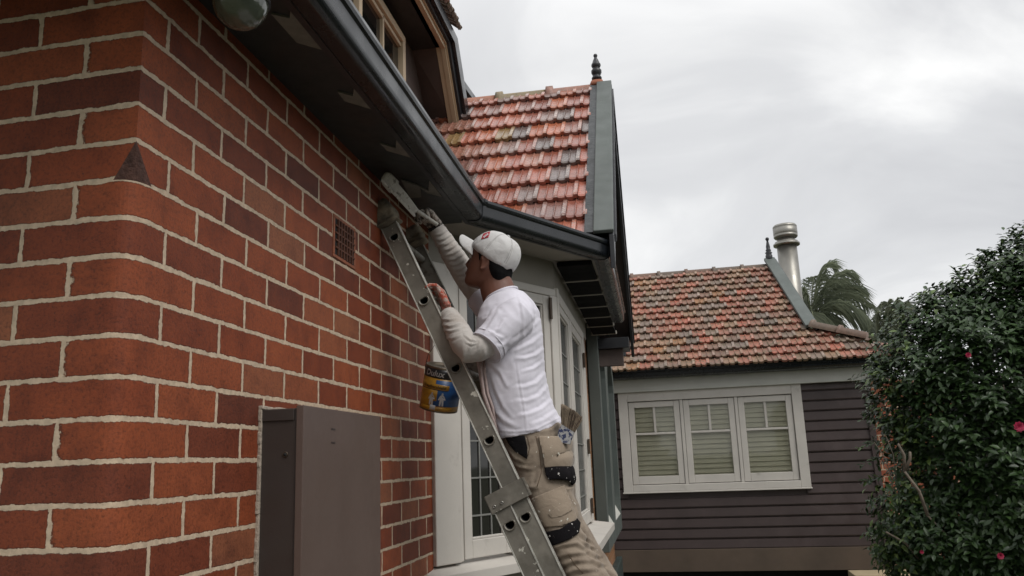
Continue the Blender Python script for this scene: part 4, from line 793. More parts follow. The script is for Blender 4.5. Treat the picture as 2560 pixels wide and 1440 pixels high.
# rags bound over both stile tops
def blob(name, centre, a, b, c, mat, label, cat, group=None, seed=0, amp=0.012):
    mb = MB(); rings = []
    for i in range(15):
        t = math.pi*i/14; r = (0.98, 1.10, 1.02)[i] if i < 3 else max(0.10, math.sin(t)**0.32)*(1.02-0.10*i/14); rings.append((centre-c*math.cos(t)*0.95, a*r, b*r))
    mb.loft(rings, n=40, p=5.5); me = mesh_of(name, mb, mat)
    for v in me.vertices:
        q = v.co*22+Vector((seed*7, 0, 0)); v.co += v.normal*(noise.noise(q)*amp*0.35+ridged(v.co, Matrix.Rotation(0.6+seed, 3, 'Y'), (12, 8, 40))*0.0085)
    me.update(); o = put(name, me, label=label, cat=cat, group=group)
    sb = o.modifiers.new('s', 'SUBSURF'); sb.levels = 1; sb.render_levels = 2; return o
rgc = at(957, 534, 3.06)
blob('rag', rgc+Vector((0, 0.012, 0)), SDV*0.047, Vector((0, 0.042, 0)), d_*-0.058, M['rag'], 'stiff stained rag wrapped over the top of the near ladder rail', 'rag', seed=1, amp=0.02)
blob('rag', at(1036, 592, 3.45)+Vector((0, 0.0, 0)), SDV*0.042, Vector((0, 0.036, 0)), d_*-0.045, M['rag'], 'dark dirty rag wrapped over the top of the far ladder rail, below the raised hand', 'rag', seed=3, amp=0.02)
# cord and wire on the rails
cd = MB(); c0 = at(1203, 905, 3.06); pts = [at(1200, 880, 3.08), at(1204, 940, 3.03), at(1210, 985, 3.02), at(1222, 1020, 3.02), at(1238, 1065, 3.03), at(1246, 1090, 3.06)]
cd.tube(pts, 0.0055, 10); cd.tube([p+Vector((0.012, 0.01, 0.004)) for p in pts[:4]]+[pts[4]+Vector((0, 0.01, 0))], 0.005, 10); obj('cord', cd, M['rope'], label='dusty doubled cord hanging down behind the near ladder rail', cat='cord')

# ================================================================== PAINT TIN
tb = at(1096, 1022, 3.30); tt_ = at(1113, 912, 3.26); axv = (tt_-tb); TH = 0.178; axn = axv.normalized(); TR = 0.0785
tin = thing('paint_tin', tb, 'dented yellow, blue and black paint tin hanging behind the ladder', 'paint tin')
ex = Vector((1, 0, 0)); ex = (ex-axn*ex.dot(axn)).normalized(); ey = axn.cross(ex).normalized()
if ey.y > 0: ey = -ey
def cyl(theta, h, r=TR): return tb+axn*h+(ex*math.sin(theta)-0*ey+ey*math.cos(theta))*r     # theta 0 faces the camera side
tm_b = MB(); n = 48; hs = [0.0, 0.002, 0.006, TH-0.03, TH]
M['tinblk'] = surf('tin_black_band', (0.012, 0.012, 0.014), 0.35, 0.3, 10, 60, 0.1, dirt=(0.10, 0.095, 0.085), dirt_s=40, dirt_t=(0.6, 0.7), speck=(0.45, 0.42, 0.4), speck_s=90, speck_t=(0.70, 0.72))
M['tinyel'] = surf('tin_yellow', (0.42, 0.22, 0.02), 0.38, 0.15, 14, 60, 0.1, dirt=(0.16, 0.09, 0.03), dirt_s=18, dirt_t=(0.52, 0.75))
M['tinblu'] = surf('tin_blue', (0.02, 0.10, 0.30), 0.38, 0.2, 14, 60, 0.1, dirt=(0.02, 0.03, 0.07), dirt_s=14, dirt_t=(0.5, 0.75))
M['tinwht'] = surf('tin_white', (0.42, 0.42, 0.42), 0.45, 0.1, 40)
M['tinmet'] = surf('tin_metal', (0.20, 0.17, 0.13), 0.35, 0.3, 20, 60, 0.1, metal=0.8)
tm_b.lathe(tb, axn, [(0, TR*0.93), (-0.001, TR*0.97), (-0.001, TR*1.0), (0.003, TR*1.012), (0.006, TR), (TH-0.004, TR), (TH-0.002, TR*1.012), (TH+0.003, TR*1.012), (TH+0.003, TR*0.93), (TH-0.004, TR*0.90)], 56)
body = obj('body', tm_b, M['tinmet'], tin)
def band(name, t0, t1, h0, h1, mat, off, nn=24, edge=None):
    mb = MB(); vs = []
    for i in range(nn+1):
        t = t0+(t1-t0)*i/nn; f = i/nn; lo = h0(f) if callable(h0) else h0; hi = h1(f) if callable(h1) else h1
        vs += [cyl(t, lo, TR+off), cyl(t, hi, TR+off)]
    mb.add(vs, [(2*i, 2*i+2, 2*i+3, 2*i+1) for i in range(nn)], 0, True); o = obj(name, mb, mat, body, fix=False); s = o.modifiers.new('s', 'SOLIDIFY'); s.thickness = 0.0003; return o
band('label', -3.14, 3.14, 0.006, TH-0.042, M['tinyel'], 0.0005, 64)
band('label_band', -3.14, 3.14, TH-0.042, TH-0.005, M['tinblk'], 0.0006, 64)
band('label_sky', -0.10, 1.55, 0.026, TH-0.048, M['tinblu'], 0.0009)
band('label_patch', -0.35, 0.05, lambda f: 0.045, lambda f: TH-0.070-0.02*f, M['tinwht'] if False else M['tinyel'], 0.0010)
band('label_banner', -1.05, 0.62, lambda f: TH-0.086, lambda f: TH-0.066+0.002*math.sin(f*3), M['tinyel'], 0.0013)
band('label_line', -1.1, 0.55, TH-0.089, TH-0.0865, M['tinblk'], 0.0014)
band('label_strip', -0.9, 0.95, 0.008, 0.022, M['tinyel'], 0.0012); band('label_barcode', -0.25, 0.05, 0.009, 0.028, M['tinwht'], 0.0014)
def painter(tc_, h0, sc_):                       # little white overalled figure printed on the label
    mb = MB()
    shape = [(-0.5, 0), (-0.15, 0), (0, 1.2), (0.15, 0), (0.5, 0), (0.42, 1.5), (0.75, 1.3), (0.85, 1.5), (0.4, 2.3), (0.18, 2.45), (0.22, 2.7), (0.12, 2.95), (-0.12, 2.95), (-0.22, 2.7), (-0.18, 2.45), (-0.45, 2.3), (-0.85, 1.4), (-0.7, 1.2), (-0.45, 1.5)]
    tr = tessellate_polygon([[Vector((x, y, 0)) for x, y in shape]]); mb.add([cyl(tc_+x*sc_/TR, h0+y*sc_, TR+0.0016) for x, y in shape], [tuple(t) for t in tr]); obj('label_figure', mb, M['tinwht'], body, fix=False)
painter(-0.22, 0.028, 0.017); painter(0.32, 0.028, 0.018)
def text_mesh(txt, size, place, mat, parent, name='lettering', shear=0.0, bold=0.0, sp=1.0):
    cu = bpy.data.curves.new(name, 'FONT'); cu.body = txt; cu.size = size; cu.align_x = 'CENTER'; cu.align_y = 'CENTER'; cu.shear = shear; cu.offset = bold; cu.resolution_u = 2; cu.space_character = sp
    o = bpy.data.objects.new('t', cu); col.objects.link(o); dg = bpy.context.evaluated_depsgraph_get(); me = bpy.data.meshes.new_from_object(o.evaluated_get(dg)); bpy.data.objects.remove(o)
    bm = bmesh.new(); bm.from_mesh(me); bmesh.ops.subdivide_edges(bm, edges=[e_ for e_ in bm.edges if e_.calc_length() > size*0.15], cuts=2); bmesh.ops.triangulate(bm, faces=bm.faces[:])
    for v in bm.verts: v.co = place(v.co.x, v.co.y)+Vector((0, 0, H0))
    bm.to_mesh(me); bm.free(); me.name = name; me.materials.clear(); me.materials.append(mat); return put(name, me, parent)
text_mesh('Dulux', 0.034, lambda x, y: cyl(-0.28+x/TR, TH-0.024+y, TR+0.0018), M['tinwht'], body, shear=0.15, bold=0.0006)
text_mesh('Weathershield', 0.0175, lambda x, y: cyl(-0.22+x/TR, TH-0.0765+y, TR+0.0022), M['tinblk'], body, shear=0.15, bold=0.0002)
hb = MB(); pL, pR = cyl(-1.57, TH-0.02, TR+0.004), cyl(1.57, TH-0.02, TR+0.004); hk = P0+DL*1.35+SDV*(-0.036)+Vector((0, 0.25, 0)); top_ = at(1092, 855, 3.25)
hb.tube([pL, pL+(top_-pL)*0.5+Vector((-0.012, 0, 0)), top_, pR+(top_-pR)*0.5+Vector((0.02, 0, 0)), pR], 0.0016, 6); hb.tube([top_, top_+Vector((0.02, 0.0, 0.035)), at(1112, 812, 3.2), at(1124, 800, 3.15)], 0.0014, 6); obj('wire_handle', hb, M['wire'], tin)

# ================================================================== PERSON
pl0 = at(1335, 1115, 3.22)
Fv = Vector((-1, 0, 0))
# --- head frame: looks up at the eave, turned a little to the far side
hc = at(1229, 655, 3.26)
Rh = Matrix.Rotation(R_(-14), 3, 'Z') @ Matrix.Rotation(R_(19), 3, 'Y')
hf, hu, hs_ = Rh @ Vector((-1, 0, 0)), Rh @ Vector((0, 0, 1)), Rh @ Vector((0, -1, 0))      # forward, up, near side
def HP(f, u, s): return hc+hf*f+hu*u+hs_*s
def head_mesh():
    mb = MB(); prof = [(-0.122, 0.072, 0.030, 0.022), (-0.112, 0.090, 0.0, 0.040), (-0.098, 0.095, -0.030, 0.052), (-0.080, 0.092, -0.055, 0.058), (-0.062, 0.095, -0.070, 0.062), (-0.045, 0.094, -0.082, 0.066), (-0.02, 0.092, -0.092, 0.070), (0.0, 0.088, -0.098, 0.073), (0.02, 0.093, -0.100, 0.075), (0.045, 0.094, -0.100, 0.077), (0.07, 0.084, -0.094, 0.074), (0.09, 0.064, -0.078, 0.062), (0.108, 0.03, -0.05, 0.035), (0.114, 0.0, -0.02, 0.01)]
    mb.loft([(HP((a+b)/2, u, 0), hf*(a-b)/2, hs_*w) for u, a, b, w in prof], n=28, p=2.25)
    mb.tube([HP(0.090, 0.008, 0), HP(0.098, -0.015, 0), HP(0.104, -0.034, 0), HP(0.095, -0.045, 0)], [(0.008, 0.010), (0.011, 0.012), (0.013, 0.016), (0.008, 0.013)], 12)          # nose
    mb.loft([(HP(0.088, -0.066, 0), hf*0.012, hs_*0.026), (HP(0.092, -0.072, 0), hf*0.014, hs_*0.024), (HP(0.088, -0.078, 0), hf*0.012, hs_*0.018)], n=14)                       # lips
    mb.loft([(HP(0.086, 0.024, 0), hf*0.012, hs_*0.055), (HP(0.089, 0.031, 0), hf*0.012, hs_*0.056), (HP(0.086, 0.038, 0), hf*0.012, hs_*0.05)], n=14)                          # brow
    for sg in (1, -1):                                                                                                                                                           # ears
        e0_ = HP(-0.008, -0.015, sg*0.076); ou = (hs_*sg*0.9-hf*0.45).normalized(); fw = (hf+hs_*sg*0.3).normalized()
        mb.tube([e0_+fw*0.010-hu*0.030, e0_-fw*0.006-hu*0.022, e0_-fw*0.014+hu*0.0, e0_-fw*0.012+hu*0.020, e0_+fw*0.002+hu*0.030, e0_+fw*0.014+hu*0.022, e0_+fw*0.014+hu*0.006], [(0.008, 0.007), (0.0065, 0.006), 0.006, 0.006, 0.006, 0.0055, 0.005], 8)
        mb.loft([(e0_-ou*0.004-hu*0.026, fw*0.010, ou*0.007), (e0_-ou*0.004, fw*0.014, ou*0.006), (e0_-ou*0.004+hu*0.022, fw*0.013, ou*0.006)], n=12)
    return mb
body_ = head_mesh()
nb = at(1262, 745, 3.26); body_.loft([(HP(-0.030, -0.035, 0), hf*0.060, hs_*0.056), (at(1240, 712, 3.26), Vector((-0.068, 0, -0.018)), Vector((0, -0.056, 0))), (at(1250, 745, 3.26), Vector((-0.072, 0, -0.012)), Vector((0, -0.062, 0))), (at(1262, 790, 3.25), Vector((-0.075, 0, -0.01)), Vector((0, -0.10, 0)))], n=20, p=2)
# limb centre lines
SHN, ELN, WRN = at(1283, 800, 3.08), at(1174, 884, 2.955), at(1120, 783, 3.065)
SHF, ELF, WRF = at(1236, 795, 3.42), at(1178, 712, 3.44), at(1090, 569, 3.32)
body_.loft([(at((a+c)/2, (b+d)/2, 3.24), (at(c, d, 3.24)-at(a, b, 3.24))*0.44, Vector((0, w_, 0.01))) for a, b, c, d, w_ in ((1215, 790, 1330, 765, 0.16), (1205, 850, 1345, 840, 0.17), (1210, 950, 1358, 945, 0.15), (1240, 1060, 1385, 1045, 0.14), (1260, 1130, 1410, 1110, 0.155))], n=24)
body_.tube([SHN, (SHN+ELN)/2, ELN], [0.05, 0.040, 0.030], 16); body_.tube([ELN, (ELN+WRN)/2, WRN], [0.030, 0.030, 0.024], 16)
body_.tube([SHF, (SHF+ELF)/2, ELF], [0.05, 0.040, 0.030], 16); body_.tube([ELF, (ELF+WRF)/2, WRF], [0.030, 0.030, 0.024], 16)
HN, KN, AN = at(1335, 1140, 3.13), at(1418, 1365, 3.07), P0+DL*7.0+Vector((0.12, 0.13, 0.13))
HFv, KF, AF = at(1345, 1140, 3.32), at(1438, 1350, 3.36), P0+DL*7.0+Vector((0.12, 0.29, 0.13))
for (a, b, c) in ((HN, KN, AN), (HFv, KF, AF)):
    body_.tube([a, a*0.5+b*0.5, b], [0.065, 0.056, 0.042], 16); body_.tube([b, b*0.6+c*0.4, c, c-Vector((0, 0, 0.06))], [0.042, 0.040, 0.030, 0.034], 16)
# hands (bare under the gloves)
def hand(mb, wrist, palm_dir, across, nrm, curls, side, scale=1.0, thumb=None, radii=(0.0090, 0.0092, 0.0088, 0.0078)):
    """palm, four separately bent fingers and a thumb; across points from index to little finger, nrm away from the palm"""
    pd, ac_, nm = palm_dir.normalized(), across.normalized(), nrm.normalized(); L = scale
    mb.loft([(wrist-pd*0.01, ac_*0.024, nm*0.018), (wrist+pd*0.02, ac_*0.032, nm*0.017), (wrist+pd*0.055, ac_*0.039, nm*0.015), (wrist+pd*0.085*L, ac_*0.040, nm*0.013), (wrist+pd*0.095*L, ac_*0.036, nm*0.010)], n=18, p=2.6)
    lens = [(0.040, 0.025, 0.021), (0.044, 0.028, 0.022), (0.041, 0.026, 0.022), (0.032, 0.020, 0.019)]
    for i in range(4):
        base_ = wrist+pd*(0.088-0.004*abs(i-1))*L+ac_*(-0.029+0.0195*i); dirv = (pd+ac_*(-0.10+0.07*i)).normalized(); ang = 0; pts = [base_-dirv*0.02, base_]; c = curls[i]
        for j, l in enumerate(lens[i]):
            ang = c[j]; axis = ac_; dirv = Matrix.Rotation(ang*side, 3, axis) @ dirv; pts.append(pts[-1]+dirv*l*L)
        r = radii[i]; mb.tube(pts, [r*1.1, r*1.1, r, r*0.95, r*0.72], 10)
        mb.tube([pts[-1]-dirv*0.004, pts[-1]+dirv*0.004], [r*0.72, r*0.4], 10)
    tp0 = wrist+pd*0.022-ac_*0.026; t = thumb or (pd*0.6-ac_*0.75-nm*0.35); t = t.normalized(); t2 = (t+pd*0.5).normalized()
    mb.tube([tp0-t*0.006, tp0+t*0.034, tp0+t*0.034+t2*0.030, tp0+t*0.034+t2*0.052], [0.014, 0.0125, 0.0108, 0.007], 12)
# near hand grips the inner flange of the rail
gn = MB(); wn_ = WRN; pdN = (at(1106, 745, 3.09)-WRN).normalized(); acN = (Vector((0.35, -0.75, 0.30))).normalized(); acN = (acN-pdN*acN.dot(pdN)).normalized(); nmN = pdN.cross(acN).normalized()
if nmN.x < 0: nmN = -nmN
cu1 = [(0.5, 0.9, 0.6), (0.6, 1.0, 0.6), (0.65, 1.0, 0.7), (0.7, 1.0, 0.7)]
sgn = 1 if (Matrix.Rotation(0.5, 3, acN) @ pdN).dot(nmN) < pdN.dot(nmN) else -1
hand(gn, WRN, pdN, -acN, nmN, cu1, -sgn, thumb=(pdN*0.95+Vector((-0.1, -0.35, 0))))
hand(body_, WRN, pdN, -acN, nmN, cu1, -sgn, scale=0.96, thumb=(pdN*0.95+Vector((-0.1, -0.35, 0))), radii=(0.006, 0.006, 0.006, 0.0055))
# far hand raised to the soffit, closed round the tool
gfm = MB(); pdF = (at(1052, 520, 3.22)-WRF).normalized(); acF = (at(1075, 500, 3.20)-at(1052, 540, 3.27)); acF = -(acF-pdF*acF.dot(pdF)).normalized(); nmF = pdF.cross(acF).normalized()
if nmF.y > 0: nmF = -nmF
cu2 = [(0.5, 1.1, 0.8), (0.6, 1.2, 0.8), (0.65, 1.2, 0.9), (0.8, 1.2, 0.9)]
sgf = 1 if (Matrix.Rotation(0.5, 3, acF) @ pdF).dot(nmF) > pdF.dot(nmF) else -1
hand(gfm, WRF, pdF, acF, nmF, cu2, sgf, thumb=(pdF*0.9+nmF*0.5-acF*0.3))
hand(body_, WRF, pdF, acF, nmF, cu2, sgf, scale=0.96, thumb=(pdF*0.9+nmF*0.5-acF*0.3), radii=(0.006, 0.006, 0.006, 0.0055))
person_me = solid(body_, 0.0052, 3, M['skin'])
person = put('person', person_me, label='painter in white t-shirt, white cap and khaki work trousers standing on the ladder', cat='person')
put('glove', solid(gn, 0.0030, 2, M['glovered']), person, label='orange coated glove'); put('glove', solid(gfm, 0.0030, 2, M['glove']), person, label='paint stained grey glove')
for sg in (1, -1):
    em = MB(); em.lathe(HP(0.074, 0.004, sg*0.030), hf, [(0.0, 0.004), (0.005, 0.0105), (0.012, 0.011), (0.0165, 0.007), (0.018, 0.001)], 14); obj('eye', em, M['offw'], person)
# hair: skull shell under the cap
hm = MB(); hm.loft([(HP(-0.060, -0.080, 0), hf*0.026, hs_*0.040), (HP(-0.058, -0.066, 0), hf*0.034, hs_*0.052), (HP(-0.050, -0.040, 0), hf*0.046, hs_*0.066), (HP(-0.034, -0.01, 0), hf*0.062, hs_*0.0735), (HP(-0.012, 0.015, 0), hf*0.084, hs_*0.078), (HP(-0.004, 0.035, 0), hf*0.094, hs_*0.081), (HP(-0.004, 0.065, 0), hf*0.088, hs_*0.077)], n=28, p=2.3)
hm.loft([(HP(0.018, -0.012, 0), hf*0.010, hs_*0.0745), (HP(0.024, 0.02, 0), hf*0.022, hs_*0.077), (HP(0.028, 0.05, 0), hf*0.05, hs_*0.078)], n=24)
hme = solid(hm, 0.005, 2, M['hair']); warp(hme, lambda p, n: noise.noise(p*260)*0.0014); put('hair', hme, person)
# cap
def cap():
    mb = MB(); rings = []; tilt = R_(19); NR = 18
    cf = (hf*math.cos(tilt)+hu*math.sin(tilt)); cu = (hu*math.cos(tilt)-hf*math.sin(tilt)); c0 = HP(-0.002, 0.026, 0)
    for i in range(NR+1):
        t = i/NR; a = t*math.pi/2; r = math.cos(a)**0.72 if t < 1 else 0.03
        rings.append((c0+cu*(math.sin(a)*0.104-0.002)-cf*0.010*math.sin(a), cf*0.107*r, hs_*0.088*r))
    rings = [(c0-cu*0.028-cf*0.010, cf*0.100, hs_*0.083)]+rings
    mb.loft(rings, n=96, p=2.1); me = mesh_of('cap', mb, M['capm'])
    for v in me.vertices:
        p = v.co-Vector((0, 0, H0))-c0; f, s_, u = p.dot(cf), p.dot(hs_), p.dot(cu); th = math.atan2(s_, f)
        seam = min(abs((th-math.pi/6-k*math.pi/3+math.pi) % (2*math.pi)-math.pi) for k in range(6)) if u > 0.0 else 1
        v.co -= v.normal*0.0026*math.exp(-(seam/0.045)**2); v.co += v.normal*0.0014*math.exp(-((seam-0.12)/0.05)**2); v.co += v.normal*ridged(v.co, Matrix.Identity(3), (26, 26, 26))*0.0016
        if u < -0.01 and f < -0.08 and abs(s_) < 0.03: v.co += cu*0.030*(1-(s_/0.03)**2)        # strap opening at the back
    me.update(); o = put('cap', me, person); ss = o.modifiers.new('s', 'SUBSURF'); ss.levels = 1; ss.render_levels = 1
    bm_ = MB(); top = []; bot = []; W = 21; Ln = 7; vs = []
    for j in range(Ln+1):
        for i in range(W):
            a = -1+2*i/(W-1); edge = 0.082*math.sqrt(max(0, 1-abs(a)**5)); 
            f0 = 0.100*math.sqrt(max(0, 1-(a*0.80)**2)); fr = f0-0.012+(edge+0.012)*j/Ln; s_ = a*0.074*(1-0.12*j/Ln); dr = -0.004-0.050*(a*a)-0.004*(j/Ln)**2
            vs.append(c0+cf*fr+hs_*s_+cu*(dr+0.012))
    bm_.add(vs, [(j*W+i, j*W+i+1, (j+1)*W+i+1, (j+1)*W+i) for j in range(Ln) for i in range(W-1)], 0, True)
    b_o = obj('brim', bm_, M['capm'], person.children[-1] if False else o); sm = b_o.modifiers.new('s', 'SOLIDIFY'); sm.thickness = 0.004; s2 = b_o.modifiers.new('s2', 'SUBSURF'); s2.levels = 2; s2.render_levels = 2
    dg0 = bpy.context.evaluated_depsgraph_get(); dg0.update(); cm0 = bpy.data.meshes.new_from_object(o.evaluated_get(dg0)); bvc = BVHTree.FromPolygons([v.co for v in cm0.vertices], [p.vertices[:] for p in cm0.polygons])
    sm_ = MB()
    def onc(dirv, org):
        h, n_, _, _ = bvc.ray_cast(org+Vector((0, 0, H0))+dirv*0.3, -dirv); return None if h is None else h-Vector((0, 0, H0))
    for k in range(6):
        for dd_ in (-0.035, 0.035):
            th = k*math.pi/3+math.pi/6; pts = []
            for i in range(17):
                el = R_(2+84*i/16); aa = th+dd_*(1.2-el/2); q = onc((cf*math.cos(aa)*math.cos(el)+hs_*math.sin(aa)*math.cos(el)+cu*math.sin(el)).normalized(), c0)
                if q: pts.append(q)
            if len(pts) > 3: sm_.tube(pts, 0.0007, 5)
    pts = [onc((cf*math.cos(a_)+hs_*math.sin(a_)).normalized(), c0-cu*0.012) for a_ in [2*math.pi*i/60 for i in range(61)]]; pts = [q for q in pts if q]; sm_.tube(pts, 0.0007, 5)
    obj('stitching', sm_, M['stitch'], o)
    bt = MB(); bt.lathe(c0+cu*0.1015-cf*0.010, cu, [(0, 0.008), (0.004, 0.007), (0.006, 0.002)], 12); obj('button', bt, M['capm'], o)
    dg = bpy.context.evaluated_depsgraph_get(); dg.update(); return o, bpy.data.meshes.new_from_object(o.evaluated_get(dg))
capo, capme = cap()
patch('cap_badge', [(1203, 599), (1209, 585), (1226, 579), (1221, 594)], capme, M['red'], capo, off=0.0015, step=3, thick=0.001)
def capplace(x, y):
    a = Vector((1215, 589.5)); ux = Vector((0.78, -0.62)); uy = Vector((-0.62, -0.78)); q = a+ux*x+uy*y; bv = capplace.bv; d = ray(q.x, q.y).normalized(); h, n, i, dd = bv.ray_cast(Vector((0, 0, H0)), d)
    if h is None: h, n, i, dd = bv.find_nearest(Vector((0, 0, H0))+d*3.2)
    if n.dot(d) > 0: n = -n
    return h+n*0.0032-Vector((0, 0, H0))
capplace.bv = BVHTree.FromPolygons([v.co for v in capme.vertices], [p.vertices[:] for p in capme.polygons])
text_mesh('esse', 8.5, capplace, M['offw'], capo, bold=0.15)
patch('cap_tag', [(1264, 686), (1270, 679), (1274, 680), (1268, 688)], capme, M['red'], capo, off=0.002, step=3, thick=0.001)

# --- creases laid where the photographed cloth folds; real displacement of the garment surface
def pix(p):
    x, y, z = p.dot(CR), p.dot(CU), p.dot(CF); return 1280+FPX*x/z, 720-FPX*y/z
def crease_fn(lines, dflt=7.0):
    L = []
    for ln in lines:
        d_mm, wd_, pts = ln
        L.append((d_mm*0.001, wd_, [Vector(q) for q in pts], min(q[0] for q in pts)-25, max(q[0] for q in pts)+25, min(q[1] for q in pts)-25, max(q[1] for q in pts)+25))
    def f(p, n):
        if n.y > 0.35: return 0.0
        x, y = pix(p); q = Vector((x, y)); tot = 0
        for d, w_, pts, x0, x1, y0, y1 in L:
            if not (x0 < x < x1 and y0 < y < y1): continue
            best = None; N_ = len(pts)-1
            for i in range(N_):
                a, b = pts[i], pts[i+1]; ab = b-a; t = max(0, min(1, (q-a).dot(ab)/ab.length_squared)); c = a+ab*t; dd = (q-c).length
                if best is None or dd < best[0]: sg = 1 if (ab.x*(q.y-a.y)-ab.y*(q.x-a.x)) > 0 else -1; best = (dd, sg, (i+t)/N_)
            dd, sg, t = best; e_ = math.sin(math.pi*min(1, max(0, 0.08+0.84*t)))**0.7; sd = dd*sg
            tot += d*e_*(math.exp(-(sd/w_)**2)-0.75*math.exp(-((sd-1.7*w_)/(w_*0.9))**2))
        return tot
    return f
SHIRT_CR = crease_fn([(5, 5, [(1346, 802), (1322, 828), (1298, 846), (1275, 862)]), (5, 5, [(1352, 838), (1328, 858), (1300, 872), (1278, 880)]), (5, 4.5, [(1358, 872), (1338, 888), (1312, 896), (1290, 897)]), (4.5, 4, [(1356, 905), (1332, 922), (1304, 930)]), (5, 5, [(1362, 935), (1340, 958), (1312, 968), (1292, 968)]), (5, 5, [(1368, 966), (1348, 990), (1318, 1003), (1290, 1003)]), (5, 5, [(1377, 1002), (1352, 1024), (1322, 1036), (1296, 1040)]), (4, 5, [(1388, 1030), (1360, 1050), (1330, 1062)]),
  (5, 6, [(1228, 990), (1240, 1030), (1262, 1052), (1290, 1066)]), (4, 5, [(1228, 930), (1240, 975), (1258, 1015), (1280, 1042)]), (4, 5, [(1222, 905), (1250, 930), (1268, 965)]), (2.2, 2.5, [(1292, 905), (1300, 960), (1311, 1020), (1318, 1086)]), (3.5, 3.5, [(1296, 738), (1304, 765), (1309, 800), (1306, 840), (1290, 876)]),
  (5, 5, [(1248, 780), (1232, 806), (1214, 832)]), (4.5, 4.5, [(1262, 800), (1248, 822), (1222, 838)]), (4, 4, [(1256, 845), (1238, 838), (1222, 828)]), (4, 5, [(1276, 850), (1258, 862), (1240, 868)]), (4, 4, [(1238, 770), (1222, 795), (1208, 800)]), (3, 4, [(1300, 735), (1322, 752), (1336, 778)]), (3, 3.5, [(1316, 745), (1330, 775), (1338, 812)]), (3.5, 2.2, [(1240, 1076), (1290, 1080), (1340, 1074), (1400, 1043)])])
TR_CR = crease_fn([(5, 5, [(1268, 1122), (1290, 1146), (1312, 1156)]), (5, 5, [(1276, 1150), (1300, 1168), (1330, 1172)]), (5, 6, [(1352, 1180), (1342, 1215), (1310, 1235)]), (4, 5, [(1300, 1195), (1320, 1215), (1345, 1220)]), (6, 5, [(1375, 1372), (1405, 1362), (1440, 1358), (1458, 1368)]), (6, 5, [(1385, 1395), (1420, 1384), (1462, 1382)]), (6, 5, [(1395, 1415), (1435, 1402), (1478, 1402)]), (6, 5, [(1402, 1436), (1440, 1424), (1490, 1425)]), (6, 4, [(1448, 1330), (1462, 1345), (1475, 1352)]), (6, 4, [(1452, 1352), (1474, 1366), (1486, 1370)]), (6, 4, [(1468, 1375), (1488, 1390), (1498, 1392)]), (6, 4, [(1478, 1398), (1498, 1412), (1508, 1414)]), (5, 5, [(1395, 1062), (1375, 1075), (1350, 1080)]), (4, 4, [(1438, 1205), (1428, 1220), (1410, 1226)]), (5, 5, [(1425, 1235), (1440, 1265), (1444, 1295)])])
# --- t-shirt
def PR(a, b, c, d, y, dep, dz=0.02, k=0.5): return (at((a+c)/2, (b+d)/2, y), (at(c, d, y)-at(a, b, y))*k, Vector((0, dep, dz)))
ts = MB()
ts.loft([PR(1222, 752, 1288, 722, 3.26, 0.072, 0.0), PR(1212, 764, 1312, 732, 3.25, 0.125, 0.0), PR(1204, 780, 1330, 750, 3.245, 0.175), PR(1198, 805, 1345, 778, 3.24, 0.200), PR(1194, 845, 1352, 825, 3.235, 0.198), PR(1196, 885, 1356, 875, 3.23, 0.188), PR(1201, 930, 1359, 925, 3.225, 0.178), PR(1208, 975, 1366, 968, 3.22, 0.172), PR(1219, 1020, 1378, 1008, 3.22, 0.172), PR(1230, 1055, 1392, 1035, 3.22, 0.176), PR(1240, 1088, 1405, 1056, 3.22, 0.180, 0.03)], n=32, p=2.35)
cuN = at(1216, 868, 3.0); axs = (cuN-SHN).normalized()
upn = Vector((0, 0, 1))
ts.tube([at(1300, 778, 3.14), at(1290, 795, 3.085), at(1262, 818, 3.05), at(1236, 846, 3.02), cuN], [0.062, 0.075, 0.073, 0.068, 0.070], 24)
cuF = at(1196, 742, 3.44); ts.tube([at(1250, 785, 3.36), at(1225, 775, 3.42), cuF], [0.06, 0.066, 0.058], 20)
tme = solid(ts, 0.0048, 9, M['shirt'])
RA = Matrix.Rotation(R_(32), 3, 'Y'); RB_ = Matrix.Rotation(R_(-28), 3, 'Y'); RC = Matrix.Rotation(R_(-52), 3, 'Y')
def folds(p, n):
    z = p.z; a = ridged(p, RA, (5, 8, 24)); b = ridged(p+Vector((3, 1, 2)), RB_, (6, 9, 22)); c = ridged(p, RC, (8, 8, 30))
    low = max(0, min(1, (0.75-z)/0.5)); arm = math.exp(-((p-SHN).length/0.17)**2)
    return 0.0016*a*(0.3+0.7*low)+0.0014*b*low+0.0012*c*arm+0.0015*noise.noise(p*22)+SHIRT_CR(p, n)*0.85
warp(tme, folds)
tshirt = put('t_shirt', tme, person)
# turned hem, cuff and collar edges
def loop_tube(name, rings, r, mat, par):
    mb = MB()
    for (c, a, b) in rings:
        pts = [Vector(c)+Vector(a)*math.cos(2*math.pi*k/40)+Vector(b)*math.sin(2*math.pi*k/40) for k in range(41)]; mb.tube(pts, r, 8)
    return obj(name, mb, mat, par)
def limb_ring(c, d, r): d = d.normalized(); a = d.cross(Vector((0, 1, 0))).normalized(); return (c, a*r, d.cross(a)*r)
loop_tube('cuff', [limb_ring(cuN+axs*0.004, axs, 0.0715), limb_ring(cuN-axs*0.022, axs, 0.0715)], 0.0026, M['shirt'], tshirt)
nk = [PR(1218, 754, 1290, 721, 3.26, 0.076, 0.0, 0.52)]; loop_tube('collar', nk, 0.0065, M['shirt'], tshirt)
